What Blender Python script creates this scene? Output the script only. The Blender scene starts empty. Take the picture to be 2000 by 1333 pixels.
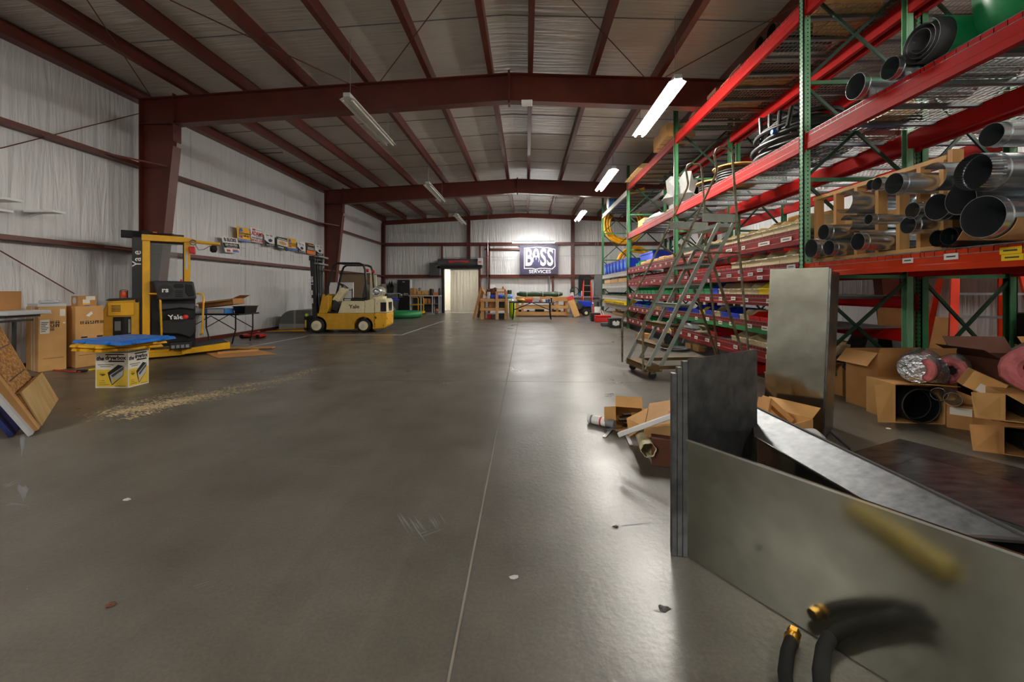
import bpy, math, random
from mathutils import Vector as V, Matrix
random.seed(7)
PI=math.pi
sc=bpy.context.scene; COL=sc.collection
# ---------------------------------------------------------------- camera
F=790.; H=1.28; PS=math.atan(28/F); cC,sC=math.cos(PS),math.sin(PS)
cam=bpy.data.cameras.new('camera'); co=bpy.data.objects.new('camera',cam); COL.objects.link(co)
cam.sensor_fit='HORIZONTAL'; cam.sensor_width=36; cam.lens=36*F/2000; cam.shift_y=-(666.5-568)/2000
cam.clip_start=.05; cam.clip_end=200
co.location=(0,0,H); co.rotation_euler=(PI/2,0,PS); sc.camera=co
sc.view_settings.view_transform='Standard'; sc.view_settings.look='None'; sc.view_settings.gamma=1
sc.view_settings.use_curve_mapping=False
# measured sight lines of the photograph, met with real planes of the building
def ray(px,py):
    u=(px-1000)/F; return (cC*u-sC, sC*u+cC, -(py-568)/F)
def fl(px,py,z=0.):
    d=ray(px,py); t=(z-H)/d[2]; return V((d[0]*t,d[1]*t,z))
def pX(px,py,X):
    d=ray(px,py); t=X/d[0]; return V((X,d[1]*t,H+d[2]*t))
def pY(px,py,Y):
    d=ray(px,py); t=Y/d[1]; return V((d[0]*t,Y,H+d[2]*t))
# ---------------------------------------------------------------- materials
def lin(c):
    return tuple((x/255/12.92 if x/255<=.04045 else ((x/255+.055)/1.055)**2.4) for x in c)
def mat(name,c,rough=.6,metal=0.,var=.12,scale=6.,bump=0.,bscale=40.,c2=None,spec=.5,stretch=(1,1,1),emit=0,alpha=1,trans=0,coat=0,thr=None,detail=6,aniso=0):
    m=bpy.data.materials.new(name); m.use_nodes=True; nt=m.node_tree; N=nt.nodes; L=nt.links
    b=N['Principled BSDF']; b.inputs['Roughness'].default_value=rough; b.inputs['Metallic'].default_value=metal
    b.inputs['Specular IOR Level'].default_value=spec
    if coat: b.inputs['Coat Weight'].default_value=coat
    if trans: b.inputs['Transmission Weight'].default_value=trans
    b.inputs['Alpha'].default_value=alpha
    c=lin(c); tc=N.new('ShaderNodeTexCoord'); mp=N.new('ShaderNodeMapping'); mp.inputs['Scale'].default_value=stretch
    L.new(tc.outputs['Object'],mp.inputs['Vector'])
    nz=N.new('ShaderNodeTexNoise'); nz.inputs['Scale'].default_value=scale; nz.inputs['Detail'].default_value=detail
    L.new(mp.outputs[0],nz.inputs['Vector'])
    cr=N.new('ShaderNodeValToRGB'); L.new(nz.outputs['Fac'],cr.inputs['Fac'])
    lo=tuple(x*(1-var) for x in c) if c2 is None else lin(c2); hi=tuple(min(1,x*(1+var)) for x in c) if c2 is None else c
    t=thr or (.3,.7)
    cr.color_ramp.elements[0].position=t[0]; cr.color_ramp.elements[1].position=t[1]
    cr.color_ramp.elements[0].color=(*lo,1); cr.color_ramp.elements[1].color=(*hi,1)
    L.new(cr.outputs['Color'],b.inputs['Base Color'])
    if bump:
        n2=N.new('ShaderNodeTexNoise'); n2.inputs['Scale'].default_value=bscale; n2.inputs['Detail'].default_value=4
        L.new(mp.outputs[0],n2.inputs['Vector']); bp=N.new('ShaderNodeBump'); bp.inputs['Strength'].default_value=bump
        bp.inputs['Distance'].default_value=.02; L.new(n2.outputs['Fac'],bp.inputs['Height']); L.new(bp.outputs[0],b.inputs['Normal'])
    if emit:
        b.inputs['Emission Color'].default_value=(*c,1); b.inputs['Emission Strength'].default_value=emit
    return m
M={}
def mk(k,*a,**kw): M[k]=mat(k,*a,**kw)
mk('steel',(92,38,26),.42,var=.18,scale=3)
mk('galv',(134,133,122),.13,.96,var=.14,scale=9,bump=.012,bscale=5)
mk('galv_dull',(150,152,152),.3,.92,var=.2,scale=12,c2=(104,108,112))
mk('galv_top',(128,130,132),.42,.9,var=.2,scale=30,c2=(96,100,104))
mk('galv_old',(140,138,140),.26,.9,var=.3,scale=7,c2=(56,50,50),stretch=(1,2.5,1),bump=.05)
mk('galv_pipe',(196,202,206),.26,.95,var=.1,scale=5)
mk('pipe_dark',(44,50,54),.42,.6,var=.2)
mk('red',(168,12,8),.62,spec=.22,var=.12,scale=4)
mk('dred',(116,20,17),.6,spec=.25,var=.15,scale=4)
mk('orange',(188,52,16),.6,spec=.25,var=.12,scale=4)
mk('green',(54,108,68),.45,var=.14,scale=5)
mk('lit_green',(126,178,138),.45,var=.1,scale=5)
mk('dgreen',(24,58,38),.5,var=.14)
mk('bgreen',(20,110,50),.5)
mk('grey_beam',(176,174,166),.45,var=.12)
mk('wire',(170,172,172),.35,.8,var=.05)
mk('tube_grey',(130,134,138),.4,.7,var=.12)
mk('yellow',(226,170,8),.4,var=.12,scale=5)
mk('yellow_worn',(222,166,14),.45,scale=9,c2=(60,44,16),thr=(.33,.38))
mk('dyellow',(196,146,10),.45,var=.14)
mk('cream',(222,212,172),.5,var=.1,scale=7)
mk('cream_worn',(222,212,172),.5,scale=11,c2=(130,116,86),thr=(.3,.36))
mk('black',(20,20,21),.45,var=.2)
mk('matblack',(14,14,14),.75,var=.2)
mk('charcoal',(46,47,50),.5,var=.15)
mk('rubber',(22,22,22),.7,var=.2)
mk('grey',(120,122,124),.5,var=.1)
mk('lgrey',(190,192,194),.5,var=.06)
mk('dgrey',(72,72,74),.5,var=.12)
mk('white',(232,232,230),.5,var=.03)
mk('plasticwhite',(235,236,236),.35,var=.02)
mk('paper',(226,222,210),.7,var=.04)
mk('stickyg',(176,206,110),.7,var=.04)
mk('stickyy',(236,200,30),.6,var=.04)
mk('ink',(26,24,24),.7,var=.05)
mk('card',(206,158,96),.75,var=.09,scale=5,bump=.04,bscale=30)
mk('card2',(178,128,74),.75,var=.1,scale=5,bump=.04,bscale=30)
mk('card_dark',(92,52,34),.78,var=.12,scale=5)
mk('kraft',(196,152,100),.8,var=.12,scale=6,bump=.1,bscale=18)
mk('wood',(206,160,100),.6,var=.16,scale=5,stretch=(1,1,.15),c2=(176,124,70))
mk('wood_h',(206,160,100),.6,scale=5,stretch=(.15,1,1),c2=(176,124,70))
mk('wood_y',(210,168,108),.6,scale=5,stretch=(1,.15,1),c2=(182,132,76))
mk('osb',(196,146,84),.7,scale=26,c2=(140,88,42),stretch=(1,.4,1.6),thr=(.4,.6))
mk('ply',(206,176,120),.65,scale=4,c2=(176,138,82),stretch=(.4,2,.4))
mk('plyedge',(190,130,60),.7,scale=60,c2=(110,66,30),stretch=(.2,.2,3))
mk('navyboard',(20,40,104),.5,var=.1)
mk('blue',(24,60,190),.4,var=.12)
mk('sblue',(22,110,200),.35,var=.08)
mk('lblue',(70,140,210),.4,var=.1)
mk('tan',(206,188,146),.5,var=.06)
mk('binred',(196,24,26),.4,var=.08)
mk('bindred',(128,22,24),.45,var=.1)
mk('bingreen',(20,140,78),.4,var=.08)
mk('binyellow',(230,200,20),.4,var=.06)
mk('bindgreen',(20,70,42),.5,var=.1)
mk('grnhose',(40,130,76),.35,var=.08)
mk('tankgreen',(34,140,84),.3,var=.1,scale=2)
mk('yhose',(224,158,10),.4,var=.12)
mk('lorange',(250,58,14),.4,var=.08)
mk('alu',(196,198,200),.32,.9,var=.08)
mk('foil',(190,192,196),.22,.95,var=.1,bump=.8,bscale=22)
mk('pink',(196,110,112),.9,var=.25,scale=12,bump=.6,bscale=20)
mk('brass',(196,150,60),.28,.95,var=.1)
mk('chrome',(200,200,202),.15,1,var=.04)
mk('oldsteel',(140,136,112),.42,.35,var=.2,scale=12,c2=(90,72,48))
mk('ladgrey',(156,166,158),.45,.15,var=.1,scale=10)
mk('rusty',(128,96,58),.55,.35,var=.2,scale=14,c2=(96,82,54))
mk('pvc',(206,200,160),.4,var=.05)
mk('plastic_clear',(214,214,212),.25,var=.06,alpha=.75,bump=.6,bscale=12)
mk('dirtybag',(170,164,156),.35,var=.2,alpha=.9,bump=.6,bscale=14)
mk('navy',(40,44,80),.6,var=.1)
mk('banner',(54,46,72),.5,var=.1,scale=3,bump=.1,bscale=4)
mk('signyellow',(236,178,12),.5,var=.03); mk('signblue',(30,100,200),.5,var=.03); mk('signred',(200,40,40),.5,var=.03)
mk('signorange',(232,120,20),.5,var=.03)
mk('amber',(220,80,10),.25,var=.1,alpha=.9)
mk('glass',(150,160,160),.05,var=.02,alpha=.22,spec=.6)
mk('curtain',(238,236,228),.3,var=.12,scale=2.2,stretch=(6,1,.3),alpha=.6,c2=(226,218,192))
mk('tubehall',(255,250,240),.4,var=.0,emit=45)
mk('roomwall',(236,232,222),.6,var=.04)
mk('tubeoff',(206,204,188),.35,var=.03)
mk('tubeon',(255,250,240),.4,var=.0,emit=110)
mk('benchlamp',(255,253,250),.4,var=.0,emit=58)
mk('socket',(230,120,70),.7,var=.1)
mk('terracotta',(196,116,66),.6,var=.08)
mk('lime',(190,220,30),.6,var=.1)
mk('board',(150,130,100),.8,var=.2,scale=10,stretch=(1,1,14),c2=(110,96,74))
mk('dust',(126,116,102),.9,var=.1)
mk('sawdust',(214,192,150),.9,var=.08)
mk('boxyellow',(232,196,60),.6,var=.03)
mk('bagclear',(226,228,232),.2,var=.04,alpha=.55,bump=.7,bscale=16)
# ---------------------------------------------------------------- mesh builder
class MB:
    def __init__(s): s.v=[]; s.f=[]
    def add(s,vs,fs):
        o=len(s.v); s.v+= [tuple(v) for v in vs]; s.f+=[tuple(i+o for i in f) for f in fs]; return s
    def box(s,a,b):
        x0,y0,z0=a; x1,y1,z1=b
        if x0>x1:x0,x1=x1,x0
        if y0>y1:y0,y1=y1,y0
        if z0>z1:z0,z1=z1,z0
        return s.add([(x0,y0,z0),(x1,y0,z0),(x1,y1,z0),(x0,y1,z0),(x0,y0,z1),(x1,y0,z1),(x1,y1,z1),(x0,y1,z1)],
          [(3,2,1,0),(4,5,6,7),(0,1,5,4),(1,2,6,5),(2,3,7,6),(3,0,4,7)])
    def hexa(s,p):   # 8 corners, bottom ring then top ring (ccw from above)
        return s.add(p,[(3,2,1,0),(4,5,6,7),(0,1,5,4),(1,2,6,5),(2,3,7,6),(3,0,4,7)])
    def bar(s,p0,p1,w,h,up=(0,0,1)):   # rectangular bar; w sideways, h along up
        p0,p1=V(p0),V(p1); d=(p1-p0).normalized(); up=V(up)
        if abs(d.dot(up))>.98: up=V((1,0,0)) if abs(d.x)<.9 else V((0,1,0))
        a=d.cross(up).normalized(); b=a.cross(d).normalized(); a=a*w/2; b=b*h/2
        return s.hexa([p0-a-b,p0+a-b,p1+a-b,p1-a-b,p0-a+b,p0+a+b,p1+a+b,p1-a+b])
    def tube(s,pts,r,n=8,closed=False,radii=None):
        pts=[V(p) for p in pts]; k=len(pts); vs=[]; fs=[]; ref=None
        for i,p in enumerate(pts):
            if closed: t=pts[(i+1)%k]-pts[i-1]
            else: t=pts[min(i+1,k-1)]-pts[max(i-1,0)]
            t.normalize()
            if ref is None: ref=V((0,0,1)) if abs(t.z)<.9 else V((1,0,0))
            a=t.cross(ref)
            if a.length<1e-4: ref=V((0,1,0)); a=t.cross(ref)
            a.normalize(); b=t.cross(a).normalized(); ref=-b if False else a.cross(t).normalized()
            rr=radii[i] if radii else r
            for j in range(n):
                g=2*PI*j/n; vs.append(p+a*math.cos(g)*rr+b*math.sin(g)*rr)
        m=k if closed else k-1
        for i in range(m):
            for j in range(n):
                fs.append((i*n+j,i*n+(j+1)%n,((i+1)%k)*n+(j+1)%n,((i+1)%k)*n+j))
        if not closed:
            fs.append(tuple(range(n-1,-1,-1))); fs.append(tuple((k-1)*n+j for j in range(n)))
        return s.add(vs,fs)
    def cyl(s,p0,p1,r,r2=None,n=16):
        return s.tube([p0,p1],r,n,radii=[r,r if r2 is None else r2])
    def pipe(s,p0,p1,r,t=.004,n=24,arc=None):   # hollow cylinder
        p0,p1=V(p0),V(p1); d=(p1-p0).normalized(); up=V((0,0,1)) if abs(d.z)<.9 else V((1,0,0))
        a=d.cross(up).normalized(); b=d.cross(a)
        a0,a1=arc or (0,2*PI); full=arc is None; m=n if full else n+1; vs=[];fs=[]
        for (p,rr) in ((p0,r),(p1,r),(p1,r-t),(p0,r-t)):
            for j in range(m):
                g=a0+(a1-a0)*j/n; vs.append(p+a*math.cos(g)*rr+b*math.sin(g)*rr)
        for q in range(4):
            for j in range(m if full else m-1):
                k=(j+1)%m; fs.append((q*m+j,q*m+k,((q+1)%4)*m+k,((q+1)%4)*m+j))
        if not full:
            fs.append((0,m,2*m,3*m)); fs.append((m-1,4*m-1,3*m-1,2*m-1))
        return s.add(vs,fs)
    def lathe(s,prof,c=(0,0,0),axis='z',n=20):
        vs=[];fs=[];c=V(c);k=len(prof)
        for r,h in prof:
            for j in range(n):
                g=2*PI*j/n; x,y=r*math.cos(g),r*math.sin(g)
                q={'z':(x,y,h),'x':(h,x,y),'y':(y,h,x)}[axis]; vs.append(c+V(q))
        for i in range(k-1):
            for j in range(n): fs.append((i*n+j,i*n+(j+1)%n,(i+1)*n+(j+1)%n,(i+1)*n+j))
        fs.append(tuple(range(n-1,-1,-1))); fs.append(tuple((k-1)*n+j for j in range(n)))
        return s.add(vs,fs)
    def prism(s,pts,axis,lo,hi):   # 2d polygon extruded; axis x: pts=(y,z); y: pts=(x,z); z: pts=(x,y)
        k=len(pts)
        def P(p,h): return {'x':(h,p[0],p[1]),'y':(p[0],h,p[1]),'z':(p[0],p[1],h)}[axis]
        vs=[P(p,lo) for p in pts]+[P(p,hi) for p in pts]
        fs=[tuple(range(k-1,-1,-1)),tuple(range(k,2*k))]+[(i,(i+1)%k,k+(i+1)%k,k+i) for i in range(k)]
        return s.add(vs,fs)
    def sheet(s,p,t=.003):   # quad/polygon with thickness
        p=[V(q) for q in p]; n=(p[1]-p[0]).cross(p[2]-p[0]).normalized()*t; k=len(p)
        vs=p+[q-n for q in p]
        return s.add(vs,[tuple(range(k)),tuple(range(2*k-1,k-1,-1))]+[(i,k+i,k+(i+1)%k,(i+1)%k) for i in range(k)])
    def quad(s,p): return s.add(p,[tuple(range(len(p)))])
    def ball(s,c,r,n=10,sz=(1,1,1)):
        vs=[];fs=[];m=n//2+1
        for i in range(m+1):
            th=PI*i/m
            for j in range(n):
                g=2*PI*j/n; vs.append((c[0]+r*sz[0]*math.sin(th)*math.cos(g),c[1]+r*sz[1]*math.sin(th)*math.sin(g),c[2]+r*sz[2]*math.cos(th)))
        for i in range(m):
            for j in range(n): fs.append((i*n+j,(i+1)*n+j,(i+1)*n+(j+1)%n,i*n+(j+1)%n))
        return s.add(vs,fs)
    def torus(s,c,R,r,n=32,k=8,axis='z',sz=(1,1)):
        pts=[]
        for i in range(n):
            g=2*PI*i/n; x,y=R*math.cos(g)*sz[0],R*math.sin(g)*sz[1]
            q={'z':(x,y,0),'x':(0,x,y),'y':(x,0,y)}[axis]; pts.append(V(c)+V(q))
        return s.tube(pts,r,k,closed=True)
    def lump(s,c,sz,n=14,amp=.18,seed=0,flat=True):   # irregular heap/bag resting on its base
        rd=random.Random(seed); vs=[];fs=[];m=n//2+1; ph=[(rd.uniform(0,6),rd.uniform(2,5)) for _ in range(6)]
        for i in range(m+1):
            th=PI*i/m
            for j in range(n):
                g=2*PI*j/n
                k=1+amp*sum(math.sin(a+b*(g if q%2 else th*2)) for q,(a,b) in enumerate(ph) if (q%2==0 or True))/3*(1 if 0<i<m else 0)
                k+=rd.uniform(-amp,amp)*.5 if 0<i<m else 0
                z=math.cos(th); z=max(z,-.75) if flat else z
                vs.append((c[0]+sz[0]*k*math.sin(th)*math.cos(g),c[1]+sz[1]*k*math.sin(th)*math.sin(g),c[2]+sz[2]*((z+.75)/1.75)*(k if z>0 else 1)))
        for i in range(m):
            for j in range(n): fs.append((i*n+j,(i+1)*n+j,(i+1)*n+(j+1)%n,i*n+(j+1)%n))
        return s.add(vs,fs)
    def obj(s,name,m,parent=None,world=False,smooth=False,bev=0,seg=1):
        me=bpy.data.meshes.new(name); vs=s.v
        if world and parent is not None:
            l=parent.matrix_basis.inverted(); vs=[l@V(v) for v in vs]
        me.from_pydata([tuple(v) for v in vs],[],s.f); me.update()
        o=bpy.data.objects.new(name,me); COL.objects.link(o)
        me.materials.append(M[m] if isinstance(m,str) else m)
        if smooth:
            me.polygons.foreach_set('use_smooth',[True]*len(me.polygons)); me.set_sharp_from_angle(angle=math.radians(38))
        if bev:
            b=o.modifiers.new('bevel','BEVEL'); b.width=bev; b.segments=seg; b.limit_method='ANGLE'; b.angle_limit=math.radians(40)
        if parent is not None: o.parent=parent
        return o
def tag(o,label,cat,group=None,kind=None):
    if label: o['label']=label
    if cat: o['category']=cat
    if group: o['group']=group
    if kind: o['kind']=kind
    return o
def thing(name,label,cat,loc=(0,0,0),rz=0,group=None,tilt=None):
    o=bpy.data.objects.new(name,None); COL.objects.link(o); o.empty_display_size=.1
    m=Matrix.Translation(V(loc))@Matrix.Rotation(rz,4,'Z')
    if tilt: m=m@tilt
    o.matrix_basis=m
    return tag(o,label,cat,group)
def struct(mb,name,m,label=None,**kw):
    o=mb.obj(name,m,**kw); o['kind']='structure'
    if label: o['label']=label
    return o
FONT=None
def text(s,name,size,m,parent,O,U,Vv,ext=.0015,bold=.0,align='CENTER',sx=1,world=False,shear=0):
    cu=bpy.data.curves.new(name,'FONT'); cu.body=s; cu.size=size; cu.align_x=align; cu.align_y='CENTER'; cu.extrude=ext/2; cu.offset=bold*size; cu.shear=shear
    cu.resolution_u=3
    t=bpy.data.objects.new('t',cu); COL.objects.link(t); bpy.context.view_layer.update()
    me=bpy.data.meshes.new_from_object(t.evaluated_get(bpy.context.evaluated_depsgraph_get()))
    bpy.data.objects.remove(t); bpy.data.curves.remove(cu)
    U=V(U).normalized(); Vv=V(Vv).normalized(); N=U.cross(Vv)
    O=V(O)
    inv=parent.matrix_basis.inverted() if world else Matrix.Identity(4)
    for v in me.vertices:
        p=v.co; v.co=inv@(O+U*p.x*sx+Vv*p.y+N*(p.z+ext/2))
    me.name=name; me.materials.clear(); me.materials.append(M[m] if isinstance(m,str) else m)
    o=bpy.data.objects.new(name,me); COL.objects.link(o); o.parent=parent
    return o
class Face:   # a flat printed face of a thing, local coords
    def __init__(s,parent,O,U,Vv,world=False):
        s.p=parent; s.O=V(O); s.U=V(U).normalized(); s.V=V(Vv).normalized(); s.N=s.U.cross(s.V); s.w=world
    def P(s,x,y,z=0): return s.O+s.U*x+s.V*y+s.N*z
    def polys(s,name,m,polys,z=.0015,t=.001):
        b=MB()
        for q in polys:
            pts=[s.P(x,y,z) for x,y in q]
            n=(pts[1]-pts[0]).cross(pts[2]-pts[0])
            if n.dot(s.N)<0: pts.reverse()
            b.sheet(pts,t)
        return b.obj(name,m,s.p,world=s.w)
    def rects(s,name,m,rs,z=.0015,t=.001):
        return s.polys(name,m,[[(a,b),(c,b),(c,d),(a,d)] for a,b,c,d in rs],z,t)
    def text(s,tx,x,y,size,m,name='lettering',z=.0015,**kw):
        return text(tx,name,size,m,s.p,s.P(x,y,z),s.U,s.V,world=s.w,**kw)
ORD=['first','second','third','fourth','fifth','sixth','seventh','eighth','ninth','tenth','eleventh','twelfth','thirteenth','fourteenth','fifteenth','sixteenth','seventeenth','eighteenth','nineteenth','twentieth']
def carton(name,label,loc,rz,w,d,h,m='card',flaps=(),group=None,cat='box',seam=True,t=.006,hollow=None,inside=None):
    """cardboard box; base centre at loc. flaps: list of (side, angle deg from vertical outward)"""
    o=thing(name,label,cat,loc,rz,group); b=MB(); x,y=w/2,d/2
    if not flaps and not hollow:
        b.box((-x,-y,0),(x,y,h)); b.obj('body',m,o,bev=.004)
        if seam:
            MB().box((-x,-.025,h),(x,.025,h+.0015)).obj('tape','card2',o)
    else:
        b.box((-x,-y,0),(x,y,t)); b.box((-x,-y,t),(-x+t,y,h)); b.box((x-t,-y,t),(x,y,h)); b.box((-x+t,-y,t),(x-t,-y+t,h)); b.box((-x+t,y-t,t),(x-t,y,h))
        b.obj('body',m,o)
        for sd,a,ln in flaps:
            a=math.radians(a); fb=MB(); sl,cl=math.sin(a)*ln,math.cos(a)*ln
            nx,ny={'l':(-1,0),'r':(1,0),'f':(0,-1),'b':(0,1)}[sd]
            ex,ey=x*abs(ny)*.97,y*abs(nx)*.97
            p=[V((nx*x-ex,ny*y-ey,h)),V((nx*x+ex,ny*y+ey,h))]
            q=V((nx*sl,ny*sl,cl)); fb.sheet([p[0],p[1],p[1]+q,p[0]+q],t*.6); fb.obj('flap',m,o)
    return o
# ================================================================ building shell
XL,XR,YB,YF,RX=-8.25,7.55,23.0,-7.5,-.35
def rz_(x): return 5.66-.05*abs(x-RX)      # underside of the purlins
def floor_mat():
    m=bpy.data.materials.new('concrete'); m.use_nodes=True; nt=m.node_tree; N=nt.nodes; L=nt.links; b=N['Principled BSDF']
    tc=N.new('ShaderNodeTexCoord')
    def noise(s,d=8,st=(1,1,1),rot=0,dist=0):
        mp=N.new('ShaderNodeMapping'); mp.inputs['Scale'].default_value=st; mp.inputs['Rotation'].default_value=(0,0,rot); L.new(tc.outputs['Object'],mp.inputs[0])
        n=N.new('ShaderNodeTexNoise'); n.inputs['Scale'].default_value=s; n.inputs['Detail'].default_value=d; n.inputs['Distortion'].default_value=dist; L.new(mp.outputs[0],n.inputs['Vector']); return n.outputs['Fac']
    def ramp(i,a,b_,ca,cb):
        r=N.new('ShaderNodeValToRGB'); L.new(i,r.inputs[0]); e=r.color_ramp.elements; e[0].position=a; e[1].position=b_; e[0].color=(*ca,1); e[1].color=(*cb,1); return r.outputs[0]
    def mix(t,a,b_,f):
        x=N.new('ShaderNodeMix'); x.data_type='RGBA'; x.blend_type=t
        if isinstance(f,float): x.inputs[0].default_value=f
        else: L.new(f,x.inputs[0])
        L.new(a,x.inputs[6]); L.new(b_,x.inputs[7]); return x.outputs[2]
    base=ramp(noise(.55,6,dist=.2),.1,.9,lin((78,74,67)),lin((106,102,95)))
    mot=ramp(noise(2.2,9),.27,.73,(.72,.71,.69),(1.16,1.16,1.16)); sp_=ramp(noise(70,4),.35,.7,(.86,.86,.86),(1.12,1.12,1.12))
    c=mix('MULTIPLY',base,mot,1.); c=mix('MULTIPLY',c,sp_,1.)
    st=ramp(noise(1.1,6,(1,.16,1),.55),.3,.85,(1.08,1.08,1.08),(.74,.72,.68)); c=mix('MULTIPLY',c,st,.8)
    sc_=ramp(noise(9,3,(1,.05,1),-.5),.5,.85,(1,1,1),(1.4,1.4,1.4)); c=mix('MULTIPLY',c,sc_,.5)
    L.new(c,b.inputs['Base Color'])
    r=N.new('ShaderNodeMapRange'); L.new(noise(1.3,8),r.inputs[0]); r.inputs[1].default_value=.3; r.inputs[2].default_value=.7; r.inputs[3].default_value=.27; r.inputs[4].default_value=.4
    L.new(r.outputs[0],b.inputs['Roughness'])
    bp=N.new('ShaderNodeBump'); bp.inputs['Strength'].default_value=.12; bp.inputs['Distance'].default_value=.01; L.new(noise(30,8),bp.inputs['Height']); L.new(bp.outputs[0],b.inputs['Normal'])
    return m
def insul_mat(name,c,ax,seam):   # vinyl-faced insulation: fine folds running along one axis, taped seams
    m=bpy.data.materials.new(name); m.use_nodes=True; nt=m.node_tree; N=nt.nodes; L=nt.links; b=N['Principled BSDF']; b.inputs['Roughness'].default_value=.34
    tc=N.new('ShaderNodeTexCoord'); mp=N.new('ShaderNodeMapping'); L.new(tc.outputs['Object'],mp.inputs[0])
    mp.inputs['Scale'].default_value={'z':(3,3,.28),'x':(.25,4,1)}[ax]
    n=N.new('ShaderNodeTexNoise'); n.inputs['Scale'].default_value=2.6; n.inputs['Detail'].default_value=9; n.inputs['Distortion'].default_value=.5; L.new(mp.outputs[0],n.inputs['Vector'])
    n2=N.new('ShaderNodeTexNoise'); n2.inputs['Scale'].default_value=.9; n2.inputs['Detail'].default_value=3; L.new(tc.outputs['Object'],n2.inputs['Vector'])
    r=N.new('ShaderNodeValToRGB'); L.new(n2.outputs['Fac'],r.inputs[0]); cl=lin(c)
    r.color_ramp.elements[0].position=.3; r.color_ramp.elements[1].position=.7
    r.color_ramp.elements[0].color=(*[x*.9 for x in cl],1); r.color_ramp.elements[1].color=(*cl,1); L.new(r.outputs[0],b.inputs['Base Color'])
    a=N.new('ShaderNodeMath'); a.operation='ADD'; L.new(n.outputs['Fac'],a.inputs[0]); L.new(n2.outputs['Fac'],a.inputs[1])
    bp=N.new('ShaderNodeBump'); bp.inputs['Strength'].default_value=.85; bp.inputs['Distance'].default_value=.06; L.new(a.outputs[0],bp.inputs['Height']); L.new(bp.outputs[0],b.inputs['Normal'])
    return m
M['concrete']=floor_mat(); M['insul']=insul_mat('insulation_facing',(214,214,214),'z',0); M['insul_roof']=insul_mat('roof_insulation_facing',(206,200,190),'x',0)
struct(MB().box((XL-.3,YF-.3,-.2),(XR+.3,YB+3.4,0)),'floor','concrete','grey-brown polished concrete slab floor')
struct(MB().box((XL-.1,YF,0),(XL,YB,5.6)),'wall_left','insul','long side wall faced in white wrinkled insulation')
struct(MB().box((XR,YF,0),(XR+.1,YB,5.6)),'wall_right','insul')
struct(MB().box((XL-.1,YF-.1,0),(XR+.1,YF,6)),'wall_front','insul')
DX0=pY(868,560,23).x; DX1=pY(935,560,23).x; DZ=pY(900,526,23).z
wb=MB(); wb.box((XL-.1,YB,0),(DX0,YB+.1,6)); wb.box((DX1,YB,0),(XR+.1,YB+.1,6)); wb.box((DX0,YB,DZ),(DX1,YB+.1,6))
struct(wb,'wall_back','insul','end wall faced in white insulation with red steel girts')
c=MB()
for x0,x1 in ((XL-.1,RX),(RX,XR+.1)):
    c.hexa([(x0,YF-.1,rz_(x0)+.24),(x1,YF-.1,rz_(x1)+.24),(x1,YB+.1,rz_(x1)+.24),(x0,YB+.1,rz_(x0)+.24)]+[(x0,YF-.1,rz_(x0)+.34),(x1,YF-.1,rz_(x1)+.34),(x1,YB+.1,rz_(x1)+.34),(x0,YB+.1,rz_(x0)+.34)])
struct(c,'ceiling','insul_roof','low gable roof faced in pale insulation')
tn=[0]
def trim(b,m,label=None,**kw):
    tn[0]+=1; return struct(b,'trim_%d'%tn[0],m,label,**kw)
# rigid frames
CO=-8.02
for y in (.8,8.2,15.9):
    b=MB()
    for sx in (-1,1):
        X=lambda x: x if sx<0 else 2*RX-x
        oi=[(CO,0),(CO+.26,0),(-7.3,4.38),(-7.36,rz_(-7.3)),(CO,rz_(CO))]
        pts=[(X(x),z) for x,z in oi]
        b.prism(pts,'y',y-.006,y+.006)
        b.bar((X(CO),y,0),(X(CO),y,rz_(CO)),.2,.016,up=(1,0,0)) if False else b.box((X(CO)-.008,y-.1,0),(X(CO)+.008,y+.1,rz_(CO)))
        p0,p1=V((X(CO+.26),y,0)),V((X(-7.3),y,4.28)); b.bar(p0,p1,.2,.016,up=(1,0,0))
        b.box((X(-7.3)-.01,y-.1,4.38),(X(-7.3)+.01,y+.1,rz_(-7.3)+.05))
        b.box((X(CO),y-.1,4.74),(X(-7.3),y+.1,4.755))
        # rafter
        xs,xe=X(-7.3),RX
        b.prism([(xs,4.74),(xe,5.11),(xe,rz_(xe)),(xs,rz_(xs))],'y',y-.006,y+.006)
        b.bar((xs,y,4.74),(xe,y,5.11),.2,.016); b.bar((X(CO),y,rz_(CO)-.01),(xe,y,rz_(xe)-.01),.2,.016)
        b.box((X(-3.9)-.008,y-.1,4.82),(X(-3.9)+.008,y+.1,rz_(-3.9)-.01)) if False else None
    b.box((RX-.02,y-.1,5.05),(RX+.02,y+.1,5.71))
    trim(b,'steel','dark red steel rigid frame of columns and gable rafter')
b=MB()
for s in (0,1):
    x0,x1=((XL,RX) if s==0 else (RX,XR))
    b.bar((x0,YB-.14,rz_(x0)-.12),(x1,YB-.14,rz_(x1)-.12),.1,.24)
trim(b,'steel','dark red end wall rafter under the roof')
# purlins (z sections), measured on the first rafter
PX=[pY(x,y,8.2).x for x,y in ((385,185),(490,178),(607,172),(724,165),(845,157),(963,148),(1031,147),(1152,148),(1280,149),(1420,152))]
PX=[p for p in PX]
PX+= [PX[-1]+1.45,PX[-1]+2.9]
for x in PX:
    s=-1 if x<RX else 1; z=rz_(x)
    b=MB().prism([(x,z),(x+s*.1,z),(x+s*.1,z+.012),(x+s*.01,z+.012),(x+s*.01,z+.24),(x,z+.24)],'y',YF,YB)
    trim(b,'steel')
for x,s in ((XL,1),(XR,-1)):
    z=rz_(x)-.02; trim(MB().prism([(x,z),(x+s*.2,z),(x+s*.2,z+.05),(x+s*.19,z+.05),(x+s*.19,z+.22),(x,z+.22)],'y',YF,YB),'steel')
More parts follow.
